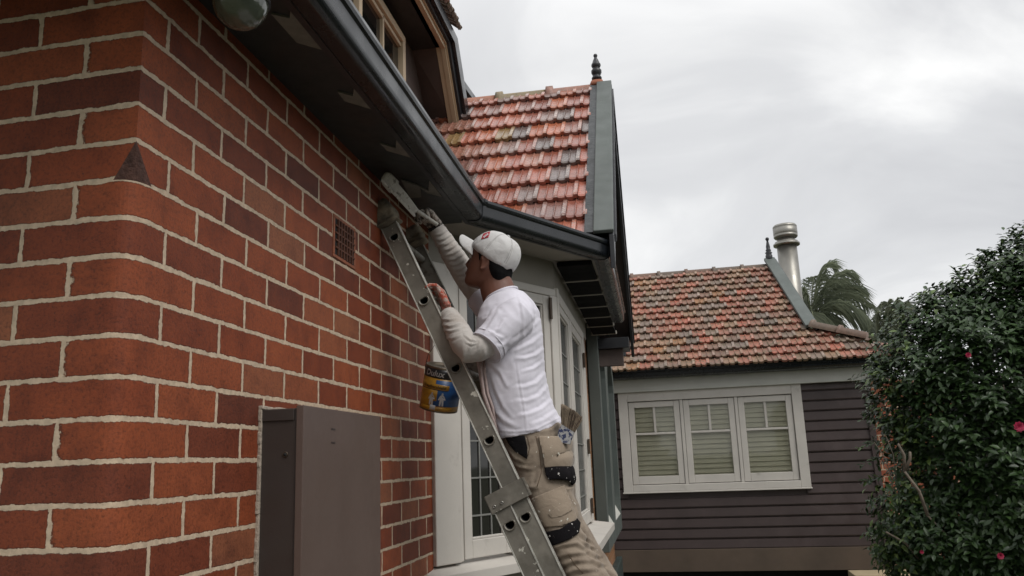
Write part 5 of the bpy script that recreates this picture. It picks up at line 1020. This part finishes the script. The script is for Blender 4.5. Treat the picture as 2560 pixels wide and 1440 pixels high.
# --- arm sleeves
SL_N = crease_fn([(3.2, 3, [(1104, 798), (1122, 800), (1146, 795)]), (3.2, 3, [(1107, 812), (1126, 816), (1150, 808)]), (3, 3, [(1108, 826), (1126, 828), (1150, 822)]), (2.6, 3.5, [(1112, 845), (1130, 846), (1150, 838)]), (3.5, 2.6, [(1162, 838), (1176, 850), (1190, 852)]), (3.5, 2.6, [(1166, 856), (1178, 862), (1192, 858)]), (3, 2.6, [(1172, 876), (1178, 862), (1184, 850)]), (3, 4, [(1200, 852), (1196, 872), (1182, 890)]), (3, 4, [(1214, 866), (1212, 884), (1200, 902)])])
SL_F = crease_fn([(3.0, 3.0, [(1092+i*7.2-6, 588+i*12.5), (1092+i*7.2+10, 590+i*12.5-5), (1092+i*7.2+28, 588+i*12.5-15)]) for i in range(11)])
def sleeve(a, b, c, ra, rb, rc, cut):
    mb = MB(); pts = [a, a*0.6+b*0.4, a*0.25+b*0.75, b*0.9+(a+c)*0.05, b*0.75+c*0.25, b*0.45+c*0.55, c*0.85+b*0.15, c]
    mb.tube(pts, [ra, ra*0.98, (ra+rb)/2, rb*1.04, rb*1.04, rb*0.95, rc*1.12, rc], 22); me = solid(mb, 0.0036, 5, M['sleeve'])
    ax_ = (c-b).normalized()
    def f(p, n):
        t = (p-b).dot(ax_)/(c-b).length; k = max(0, min(1, (t-0.1)*1.6)); el = math.exp(-((p-b).length/0.055)**2)
        return 0.0026*k*ridged(p, ax_.rotation_difference(Vector((1, 0, 0))).to_matrix(), (46, 7, 7))+0.002*el*ridged(p, Matrix.Identity(3), (26, 20, 10))+0.0008*noise.noise(p*20)+(SL_F if cut else SL_N)(p, n)
    warp(me, f); return put('arm_sleeve', me, person)
sleeve(at(1250, 838, 3.04), ELN, WRN, 0.053, 0.049, 0.034, 0); sleeve(at(1215, 765, 3.43), ELF, WRF, 0.052, 0.051, 0.034, 1)
wb_ = MB(); axw = (WRF-ELF).normalized(); wb_.tube([WRF-axw*0.006, WRF+axw*0.012], 0.0345, 20); obj('wristband', wb_, M['band'], person)
# --- trousers
tr = MB()
tr.loft([PR(1244, 1080, 1400, 1046, 3.22, 0.166, 0.02), PR(1252, 1105, 1412, 1078, 3.22, 0.172), PR(1264, 1135, 1420, 1112, 3.22, 0.178), PR(1280, 1170, 1424, 1155, 3.22, 0.176), PR(1298, 1205, 1428, 1195, 3.22, 0.165)], n=30, p=2.4)
tr.loft([PR(1275, 1150, 1420, 1135, 3.14, 0.090), PR(1300, 1205, 1426, 1190, 3.125, 0.092), PR(1326, 1255, 1434, 1240, 3.11, 0.088), PR(1347, 1300, 1443, 1285, 3.095, 0.083), PR(1366, 1345, 1450, 1325, 3.08, 0.078), PR(1383, 1385, 1468, 1365, 3.075, 0.073), (KN+(AN-KN)*0.30, Vector((0.066, 0, 0.02)), Vector((0, 0.070, 0))), (KN+(AN-KN)*0.65, Vector((0.060, 0, 0.02)), Vector((0, 0.064, 0))), (AN, Vector((0.056, 0, 0.01)), Vector((0, 0.060, 0)))], n=26, p=2.2)
tr.loft([PR(1290, 1150, 1422, 1138, 3.30, 0.088), PR(1312, 1210, 1432, 1200, 3.32, 0.088), PR(1345, 1265, 1440, 1250, 3.34, 0.084), PR(1375, 1320, 1456, 1300, 3.35, 0.078), PR(1400, 1370, 1487, 1350, 3.36, 0.072), PR(1430, 1425, 1520, 1405, 3.36, 0.070), (KF+(AF-KF)*0.6, Vector((0.060, 0, 0.02)), Vector((0, 0.064, 0))), (AF, Vector((0.056, 0, 0.01)), Vector((0, 0.060, 0)))], n=26, p=2.2)
trm = solid(tr, 0.0055, 7, M['khaki']); trm0 = trm.copy()
RT = Matrix.Rotation(R_(-22), 3, 'Y'); RT2 = Matrix.Rotation(R_(25), 3, 'Y')
def tfold(p, n):
    low = max(0, min(1, (-0.16-p.z)/0.2)); return 0.0022*ridged(p, RT, (5, 7, 20))+0.003*low*ridged(p+Vector((1, 5, 2)), RT, (6, 8, 26))+0.0015*ridged(p, RT2, (7, 9, 24))+0.001*noise.noise(p*40)+TR_CR(p, n)*1.2
warp(trm, tfold); trs = put('trousers', trm, person)
patch('pocket_lining', [(1265, 1091), (1312, 1090), (1319, 1120), (1318, 1147), (1290, 1130), (1272, 1108)], trm, M['bk'], trs, off=0.003, step=5)
hp_ = patch('holster_pocket', [(1345, 1092), (1385, 1094), (1425, 1104), (1441, 1118), (1441, 1130), (1432, 1168), (1362, 1172), (1356, 1140), (1350, 1112)], trm0, M['khaki2'], trs, off=0.009, step=5, bulge=0.016)
patch('pocket_base', [(1361, 1171), (1432, 1164), (1437, 1180), (1435, 1202), (1424, 1214), (1412, 1204), (1372, 1201), (1364, 1188)], trm0, M['bk'], trs, off=0.010, step=5, bulge=0.014, thick=0.005)
cp_ = patch('cargo_pocket', [(1330, 1246), (1366, 1232), (1408, 1214), (1420, 1250), (1436, 1290), (1440, 1300), (1405, 1315), (1364, 1318), (1342, 1280)], trm0, M['khaki2'], trs, off=0.006, step=5, bulge=0.009)
patch('pocket_flap', [(1372, 1286), (1408, 1258), (1420, 1262), (1424, 1278), (1402, 1293), (1380, 1296)], trm0, M['khaki2'], trs, off=0.014, step=3, bulge=0.003, thick=0.003)
patch('knee_patch', [(1364, 1330), (1400, 1324), (1438, 1297), (1446, 1308), (1442, 1334), (1420, 1350), (1384, 1363), (1372, 1352)], trm0, M['bk'], trs, off=0.007, step=5, bulge=0.007)
def seam(name, px):
    bv = BVHTree.FromPolygons([v.co for v in trm.vertices], [p.vertices[:] for p in trm.polygons]); pts = []
    for i in range(len(px)-1):
        for k in range(5):
            x = px[i][0]+(px[i+1][0]-px[i][0])*k/5; y = px[i][1]+(px[i+1][1]-px[i][1])*k/5; h, n, _, _ = bv.ray_cast(Vector((0, 0, H0)), ray(x, y).normalized())
            if h: pts.append(h-Vector((0, 0, H0))-ray(x, y).normalized()*0.001)
    mb = MB(); mb.tube(pts, 0.0016, 6); obj(name, mb, M['seam'], trs)
seam('side_seam', [(1340, 1090), (1350, 1135), (1354, 1180), (1340, 1225)]); seam('waist_seam', [(1318, 1090), (1325, 1118), (1318, 1146)]); seam('leg_seam', [(1420, 1385), (1440, 1415), (1462, 1438)])
for (an) in (AN, AF):
    bo = MB(); bo.loft([(an+Vector((0.0, 0, 0.05)), Vector((0.048, 0, 0)), Vector((0, 0.045, 0))), (an+Vector((0.0, 0, -0.03)), Vector((0.055, 0, 0)), Vector((0, 0.048, 0))), (an+Vector((-0.03, 0, -0.075)), Vector((0.10, 0, 0)), Vector((0, 0.05, 0))), (an+Vector((-0.05, 0, -0.105)), Vector((0.135, 0, 0)), Vector((0, 0.05, 0))), (an+Vector((-0.05, 0, -0.13)), Vector((0.14, 0, 0)), Vector((0, 0.05, 0)))], n=24, p=2.5)
    bm2 = solid(bo, 0.006, 2, M['boot']); put('boot', bm2, person)

# ---- brush standing in the hip pocket
def pxv(px, py, y): return at(px, py, y)
bk0, bk1 = at(1409, 1100, 3.10), at(1418, 1068, 3.10); brush = thing('paint_brush', bk0, 'wide paint brush with pale bristles sticking up from the hip pocket', 'brush')
bh_ = MB(); bh_.prism([at(1396, 1075, 3.085), at(1404, 1060, 3.085), at(1436, 1080, 3.085), at(1428, 1100, 3.085), at(1424, 1112, 3.085), at(1400, 1106, 3.085), at(1393, 1092, 3.085)], (0, 0.022, 0)); obj('ferrule', bh_, surf('smeared_ferrule', (0.38, 0.38, 0.38), 0.5, 0.2, 40, dirt=(0.025, 0.035, 0.10), dirt_s=48, dirt_t=(0.50, 0.54)), brush, bevel=0.003)
bz = MB(); rnd = random.Random(5); M['bristle'] = surf('pale_bristle', (0.42, 0.34, 0.25), 0.7, 0.3, 30, 90, 0.2)
M['bristle_dark'] = surf('brown_bristle', (0.10, 0.065, 0.05), 0.7, 0.3, 30, 90, 0.2)
for i in range(2600):
    f = rnd.random(); q = rnd.random(); a = at(1404+33*f, 1060+21*f, 3.085+0.024*q); fan = (f-0.5)
    tx, ty = 1404+50*f+rnd.uniform(-2.5, 2.5), 1012+28*f+rnd.uniform(-4, 7)+14*max(0, abs(f-0.35)-0.3)
    b = at(tx, ty, 3.087+0.05*(q-0.35)); m_ = (a+b)/2+Vector((rnd.uniform(-0.003, 0.003), rnd.uniform(-0.003, 0.003), 0.002))
    bz.tube([a, m_, b], [0.0010, 0.0009, 0.0004], 3, 1 if rnd.random() < (0.30 if q < 0.7 else 0.08)*(1.3 if f > 0.4 else 0.6) else 0, caps=False)
obj('bristles', bz, [M['bristle'], M['bristle_dark']], brush, fix=False)
# ---- tool in the raised hand: a long stiff painting brush and its handle
tl = thing('wall_brush', at(1030, 520, 3.14), 'long grey paint caked brush held up to the dark eave', 'brush')
a, b = at(960, 440, 2.93), at(1040, 528, 3.13); ax_ = (b-a).normalized(); sd2 = (at(1000, 470, 3.0)-at(985, 490, 3.0)).normalized()
t1 = MB(); t1.loft([(a, sd2*0.016, Vector((0, 0.010, 0))), (a+ax_*0.02, sd2*0.029, Vector((0, 0.013, 0))), (a+ax_*0.07, sd2*0.030, Vector((0, 0.014, 0))), (a+ax_*0.075, sd2*0.022, Vector((0, 0.012, 0))), (a+(b-a)*0.6, sd2*0.021, Vector((0, 0.012, 0))), (b, sd2*0.013, Vector((0, 0.010, 0)))], n=20, p=4); hd = obj('head', t1, M['brush_paint'], tl)
t2 = MB(); t2.box(at(951, 452, 2.90), (at(1034, 542, 3.10)-at(951, 452, 2.90)), sd2*0.012, (0, 0.012, 0)); obj('bristle_bar', t2, M['brush_paint'], tl, bevel=0.003)
t3 = MB(); t3.tube([at(1020, 512, 3.12), at(1050, 532, 3.16), at(1093, 562, 3.22)], [0.010, 0.0085, 0.009], 14); obj('handle', t3, M['brush_paint'], tl)

# ================================================================== PLANTS
M['leaf'] = None
def leaf_mat(name, c1, c2, rough=0.35, c3=None, thin=0):
    m, t, b = new_mat(name); gi = nd(t, 'Attribute', attribute_name='tint'); stops = [(0.0, c1), (0.75, c2), (1.0, c3 or c2)]
    c = ramp(t, gi.outputs['Fac'], stops); t.links.new(c, b.inputs['Base Color']); b.inputs['Roughness'].default_value = rough
    b.inputs['Specular IOR Level'].default_value = 0.33; bump(t, b, noise_n(t, 60, 3), 0.2, 0.004)
    if thin:
        tl_ = nd(t, 'BsdfTranslucent'); t.links.new(c, tl_.inputs[0]); mx_ = nd(t, 'MixShader'); mx_.inputs[0].default_value = thin
        t.links.new(b.outputs[0], mx_.inputs[1]); t.links.new(tl_.outputs[0], mx_.inputs[2]); t.links.new(mx_.outputs[0], t.nodes['Material Output'].inputs[0])
    return m
M['camel'] = leaf_mat('glossy_camellia_leaf', (0.014, 0.030, 0.010), (0.040, 0.076, 0.022), 0.40, (0.085, 0.13, 0.03))
M['bark'] = surf('grey_bark', (0.16, 0.13, 0.10), 0.9, 0.3, 20, 80, 0.8, 0.006)
M['petal'] = surf('pink_petal', (0.42, 0.022, 0.075), 0.6, 0.2, 40)
cy = 7.2
tree = thing('camellia_tree', at(2480, 1430, cy)*1.0-Vector((0, 0, at(2480, 1430, cy).z+1.6)), 'dense glossy dark green camellia with a few pink blooms', 'tree')
def crown_r(th):      # outline of the crown in metres round its centre, as an angle function
    return 0
outl = [(2640, 575), (2560, 590), (2530, 585), (2505, 612), (2470, 640), (2430, 668), (2390, 690), (2340, 735), (2296, 752), (2256, 772), (2226, 800), (2204, 842), (2192, 880), (2180, 915), (2160, 950), (2172, 990), (2182, 1040), (2200, 1090), (2215, 1140), (2225, 1190), (2205, 1235), (2190, 1290), (2175, 1350), (2195, 1400), (2235, 1450), (2260, 1520), (2640, 1620), (3000, 1500), (3100, 1000), (2950, 700)]
oc = Vector((2620, 1090))
def inside(x, y, poly):
    c = False; j = len(poly)-1
    for i in range(len(poly)):
        if (poly[i][1] > y) != (poly[j][1] > y) and x < (poly[j][0]-poly[i][0])*(y-poly[i][1])/(poly[j][1]-poly[i][1])+poly[i][0]: c = not c
        j = i
    return c
P3 = [at(x, y, cy) for x, y in outl]; pc = at(oc.x, oc.y, cy); poly2 = [(p.x, p.z) for p in P3]
def edge_dist(x, z):
    best = 9
    for i in range(len(poly2)):
        a = Vector(poly2[i]); b = Vector(poly2[(i+1) % len(poly2)]); ab = b-a; t = max(0, min(1, (Vector((x, z))-a).dot(ab)/ab.length_squared)); best = min(best, (Vector((x, z))-a-ab*t).length)
    return best
rnd = random.Random(11); leaves = MB(); tints = []
xs = [p[0] for p in poly2]; zs = [p[1] for p in poly2]; count = 0; cores = []
while len(cores) < 6800:
    x, z = rnd.uniform(min(xs), min(max(xs), pc.x+1.2)), rnd.uniform(min(zs), max(zs))
    if not inside(x, z, poly2): continue
    ed = edge_dist(x, z); depth = 0.95*math.sqrt(max(0, 1-(1-min(1, ed/0.9))**2))
    lump = 0.16*noise.noise(Vector((x*2.6, z*2.6, 1)))+0.08*noise.noise(Vector((x*6, z*6, 4)))
    side = -1 if rnd.random() < 0.88 else 1; yy = cy+side*(depth+lump)*(rnd.uniform(0.84, 1.0) if rnd.random() < 0.72 else rnd.uniform(0.35, 0.84))
    c = Vector((x, yy, z)); nrm = Vector(((x-pc.x)*0.35, (yy-cy)*0.9-0.1, 0.35+0.25*(z-pc.z))).normalized()
    if ed < 0.12: nrm = (nrm+Vector(((x-pc.x), 0, (z-pc.z))).normalized()).normalized()
    dk = noise.noise(Vector((x*3.2, yy*3, z*3.2)))
    if dk < -0.42 and rnd.random() < 0.6: continue
    cores.append((c, nrm, dk, ed))
def leaf(c, dirv, nrm, L, W, fold, tint, mb, tn):
    dirv = dirv.normalized(); sd_ = dirv.cross(nrm).normalized(); n = sd_.cross(dirv).normalized()
    pts = [c, c+dirv*L*0.30+sd_*W*0.42+n*fold, c+dirv*L*0.68+sd_*W*0.36+n*fold*0.8, c+dirv*L-n*L*0.12, c+dirv*L*0.68-sd_*W*0.36+n*fold*0.8, c+dirv*L*0.30-sd_*W*0.42+n*fold, c+dirv*L*0.35, c+dirv*L*0.68-n*L*0.02]
    mb.add(pts, [(0, 6, 1), (6, 7, 2, 1), (7, 3, 2), (0, 5, 6), (6, 5, 4, 7), (7, 4, 3)], 0, True); tn += [tint]*8
for (c, nrm, dk, ed) in cores:
    tg = nrm.orthogonal().normalized(); k = rnd.randint(10, 15)
    stem_ = (nrm+Vector((0, 0, 0.5))+Vector((rnd.uniform(-.5, .5), rnd.uniform(-.5, .5), rnd.uniform(-.3, .3)))).normalized()
    for i in range(k):
        a = 2.4*i+rnd.random(); d0 = (Matrix.Rotation(a, 3, stem_) @ stem_.orthogonal().normalized()); pos = c+stem_*(-0.07+0.011*i)+Vector((rnd.uniform(-.03, .03), rnd.uniform(-.03, .03), rnd.uniform(-.03, .03)))
        dv = (d0+stem_*rnd.uniform(0.1, 0.9)+Vector((0, 0, -0.25))).normalized(); L = rnd.uniform(0.045, 0.075)
        young = 1.0 if (ed < 0.16 and rnd.random() < 0.22) else rnd.random()*0.75
        leaf(pos, dv, (stem_+Vector((0, -0.2, 0.4))).normalized(), L, L*0.52, 0.004, young, leaves, tints)
# loose sprays that stick out of the outline
for (px, py, tx, ty) in ((2545, 600, 2528, 583), (2500, 640, 2508, 605), (2398, 700, 2385, 672), (2330, 750, 2300, 735), (2210, 960, 2158, 925), (2200, 1100, 2148, 1120), (2205, 1140, 2152, 1165), (2210, 1190, 2160, 1205), (2195, 870, 2178, 905), (2220, 1240, 2165, 1250), (2200, 1180, 2185, 1100), (2270, 790, 2230, 765)):
    a, b = at(px, py, cy-0.05), at(tx, ty, cy-0.1)
    for i in range(16):
        f = i/15; p = a+(b-a)*f; dv = (b-a).normalized()+Vector((rnd.uniform(-1, 1), rnd.uniform(-1, 1), rnd.uniform(-.8, .8))); L = rnd.uniform(0.04, 0.065); leaf(p, dv, Vector((0, -0.5, 1)), L, L*0.5, 0.004, rnd.random(), leaves, tints)
lm = mesh_of('leaves', leaves, M['camel'], fix=False); ta = lm.attributes.new('tint', 'FLOAT', 'POINT'); ta.data.foreach_set('value', tints); put('leaves', lm, tree)
# dark inner mass so that the far side does not show through everywhere: a second, sparser shell of leaves and the limbs
tk = MB(); b0 = Vector((pc.x-0.2, cy+0.1, -1.6)); tk.tube([b0, b0+Vector((0.02, 0, 0.6)), b0+Vector((0.05, 0, 1.2)), b0+Vector((0.1, 0, 2.0)), b0+Vector((0.2, 0.05, 2.9))], [0.09, 0.075, 0.06, 0.045, 0.02], 12)
for (px, py, qx, qy, dd) in ((2320, 1290, 2262, 1180, -0.95), (2262, 1180, 2275, 1130, -0.95), (2262, 1180, 2245, 1110, -0.9), (2420, 1420, 2320, 1290, -0.6), (2300, 1400, 2215, 1330, -0.5), (2400, 1200, 2300, 1000, -0.3), (2420, 1150, 2400, 850, -0.2), (2230, 1200, 2185, 1105, -0.55), (2235, 1230, 2200, 1150, -0.55), (2240, 1200, 2215, 1090, -0.5)):
    a, b = at(px, py, cy+dd), at(qx, qy, cy+dd-0.03); thick = 0.012 if dd < -0.8 else 0.009
    if px in (2230, 2235, 2240): thick = 0.004
    tk.tube([a, (a+b)/2+Vector((0.02, 0, 0.02)), b], [thick, thick*0.85, thick*0.7], 8)
for i in range(60):
    ang = rnd.uniform(0, 6.28); r = rnd.uniform(0.4, 1.0); z = rnd.uniform(-1.0, 1.2); a = b0+Vector((0.1, 0, rnd.uniform(0.3, 2.4))); b = Vector((pc.x-0.2+math.cos(ang)*r, cy+math.sin(ang)*r*0.6, z)); tk.tube([a, (a+b)/2+Vector((0, 0, 0.1)), b], [0.014, 0.009, 0.004], 6)
obj('trunk', tk, M['bark'], tree)
for (px, py, dd) in ((2546, 1067, -1.05), (2420, 888, -0.95), (2304, 1380, -0.75), (2500, 1390, -1.0)):
    c = at(px, py, cy+dd); fl = MB()
    R0 = {2546: 0.040, 2420: 0.022, 2304: 0.016, 2500: 0.026}[px]
    for ring, (nn, rr_, up_) in enumerate(((9, R0, 0.15), (8, R0*0.78, 0.5), (7, R0*0.55, 1.0), (5, R0*0.35, 1.8))):
        for i in range(nn):
            a = 6.283*i/nn+ring; dv = Vector((math.cos(a), -0.35-up_, math.sin(a))).normalized(); leaf(c, dv, Vector((0, -1, 0.2)), rr_, rr_*1.15, 0.006, 0.5, fl, [])
    obj('bloom', fl, M['petal'], tree, fix=False)
# ---- palms beyond the roofs
M['palm'] = leaf_mat('palm_leaflet', (0.11, 0.13, 0.09), (0.20, 0.225, 0.15), 0.5, (0.26, 0.28, 0.18), 0.5)
def palm(cx, cyp, depth, fronds, trunk_to, label, seed):
    rnd = random.Random(seed); C = at(cx, cyp, depth); t = thing('palm_tree', (C.x, C.y, -1.6), label, 'palm tree')
    tk = MB(); tk.tube([Vector((C.x+0.1, C.y, -1.6)), Vector((C.x+0.05, C.y, C.z-1.5)), C-Vector((0, 0, 0.15))], [0.16, 0.13, 0.09], 12); obj('trunk', tk, M['bark'], t)
    for (ex_, ey_, sag, dy_, ll) in fronds:
        E = at(ex_, ey_, depth+dy_); mb = MB(); tn = []; mid = (C+E)/2+Vector((0, 0, sag)); n = 64; prev = None; pts = []
        for i in range(n+1):
            f = i/n; p = C*(1-f)**2+mid*2*f*(1-f)+E*f*f; pts.append(p)
        mb.tube(pts[::3], [0.018*(1-0.85*i/len(pts[::3])) for i in range(len(pts[::3]))], 5, smooth=True); tn += [0.9]*len(mb.v)
        for i in range(5, n):
            f = i/n; tanv = (pts[i+1]-pts[i-1]).normalized(); sd_ = tanv.cross(Vector((0, 0, 1)))
            sd_ = sd_.normalized() if sd_.length > 0.05 else Vector((0, 1, 0)); L = ll*(math.sin(math.pi*min(1, 0.18+f*0.85))**0.6)*rnd.uniform(0.85, 1.1)
            for sg in (-1, 1):
                dv = (tanv*0.75+sd_*sg*0.55+Vector((0, 0, -0.45+rnd.uniform(-.25, .25)))).normalized(); a = pts[i]; b = a+dv*L*0.5; c = b+(dv+Vector((0, 0, -0.75))).normalized()*L*0.5; w_ = 0.012
                q = dv.cross(Vector((0.2, 1, 0.3))).normalized()*w_; tint = rnd.random()*0.9
                mb.add([a-q*0.5, a+q*0.5, b+q, b-q, c], [(0, 1, 2, 3), (3, 2, 4)], 0, False); tn += [tint]*5
        me = mesh_of('frond', mb, M['palm'], fix=False); ta = me.attributes.new('tint', 'FLOAT', 'POINT'); ta.data.foreach_set('value', tn); put('frond', me, t)
palm(2030, 800, 16.5, [(2085, 668, 0.9, 0, 0.62), (2040, 690, 0.5, 0.4, 0.62), (2148, 695, 0.9, -0.3, 0.7), (2190, 770, 0.8, 0.3, 0.75), (2196, 850, 0.85, 0, 0.75), (2120, 870, 0.6, -0.6, 0.75), (2010, 760, 0.6, 0, 0.6), (2005, 880, 0.7, -0.3, 0.65), (2080, 890, 0.7, 0.5, 0.7), (2150, 900, 0.7, 0.6, 0.7), (2045, 870, 0.75, -1.0, 0.7), (2165, 735, 0.85, 0.5, 0.8), (2185, 810, 0.8, -0.5, 0.85), (2118, 715, 0.8, 0.8, 0.7)], 0, 'broad drooping palm close beside the steel flue', 3)
palm(2195, 870, 15.0, [(2225, 745, 0.15, 0, 0.42), (2206, 752, 0.12, 0.2, 0.42), (2246, 742, 0.2, -0.2, 0.45), (2268, 752, 0.3, 0.1, 0.45), (2192, 785, 0.2, 0, 0.4), (2290, 765, 0.45, 0, 0.5), (2245, 900, 0.5, 0, 0.5), (2210, 905, 0.55, -0.4, 0.5), (2120, 850, 0.35, 0, 0.5), (2270, 860, 0.5, 0.4, 0.5), (2180, 900, 0.4, -0.3, 0.5), (2250, 800, 0.35, 0.3, 0.45)], 0, 'small palm with an upright fan of fronds between the hip roof and the camellia', 5)
# distant garden green behind everything
M['hedge'] = leaf_mat('garden_leaf', (0.02, 0.035, 0.015), (0.05, 0.08, 0.03), 0.5)
hd_ = MB(); tn = []
for i in range(14000):
    x = rnd.uniform(2.5, 12); y = 15+rnd.uniform(0, 2.0); top = 0.75+0.5*noise.noise(Vector((x*0.6, 0, 0)))+0.25*noise.noise(Vector((x*2.5, y, 0))); z = -1.6+(top+1.6)*(rnd.random()**0.6)
    leaf(Vector((x, y, z)), Vector((rnd.uniform(-1, 1), rnd.uniform(-1, .3), rnd.uniform(-1, 1))), Vector((0, -0.5, 1)), 0.16, 0.09, 0.01, rnd.random(), hd_, tn)
for i in range(26000):                     # unseen green added beside and behind the viewer to block low sky
    y = rnd.uniform(-7, 5.0); x = 2.9+rnd.uniform(0, 0.9)+0.25*noise.noise(Vector((0, y, 3)))*2; top = 0.9+0.4*noise.noise(Vector((0, y*0.6, 0))); z = -1.6+(top+1.6)*(rnd.random()**0.8)
    leaf(Vector((x, y, z)), Vector((rnd.uniform(-1, .3), rnd.uniform(-1, 1), rnd.uniform(-1, 1))), Vector((-0.5, 0, 1)), 0.17, 0.10, 0.01, rnd.random(), hd_, tn)
for i in range(5000):  # unseen low mass added far behind the viewer
    x = rnd.uniform(-6, 3.5); y = -12+rnd.uniform(-1, 0.5); z = -1.6+1.6*(rnd.random()**0.8)
    leaf(Vector((x, y, z)), Vector((rnd.uniform(-1, 1), rnd.uniform(-.3, 1), rnd.uniform(-1, 1))), Vector((0, 0.5, 1)), 0.2, 0.12, 0.01, rnd.random(), hd_, tn)
me = mesh_of('shrubbery', hd_, M['hedge'], fix=False); ta = me.attributes.new('tint', 'FLOAT', 'POINT'); ta.data.foreach_set('value', tn); put('shrubbery', me, kind='stuff', label='mixed green shrubbery behind the camellia, with unseen masses added to block low sky', cat='shrubbery')
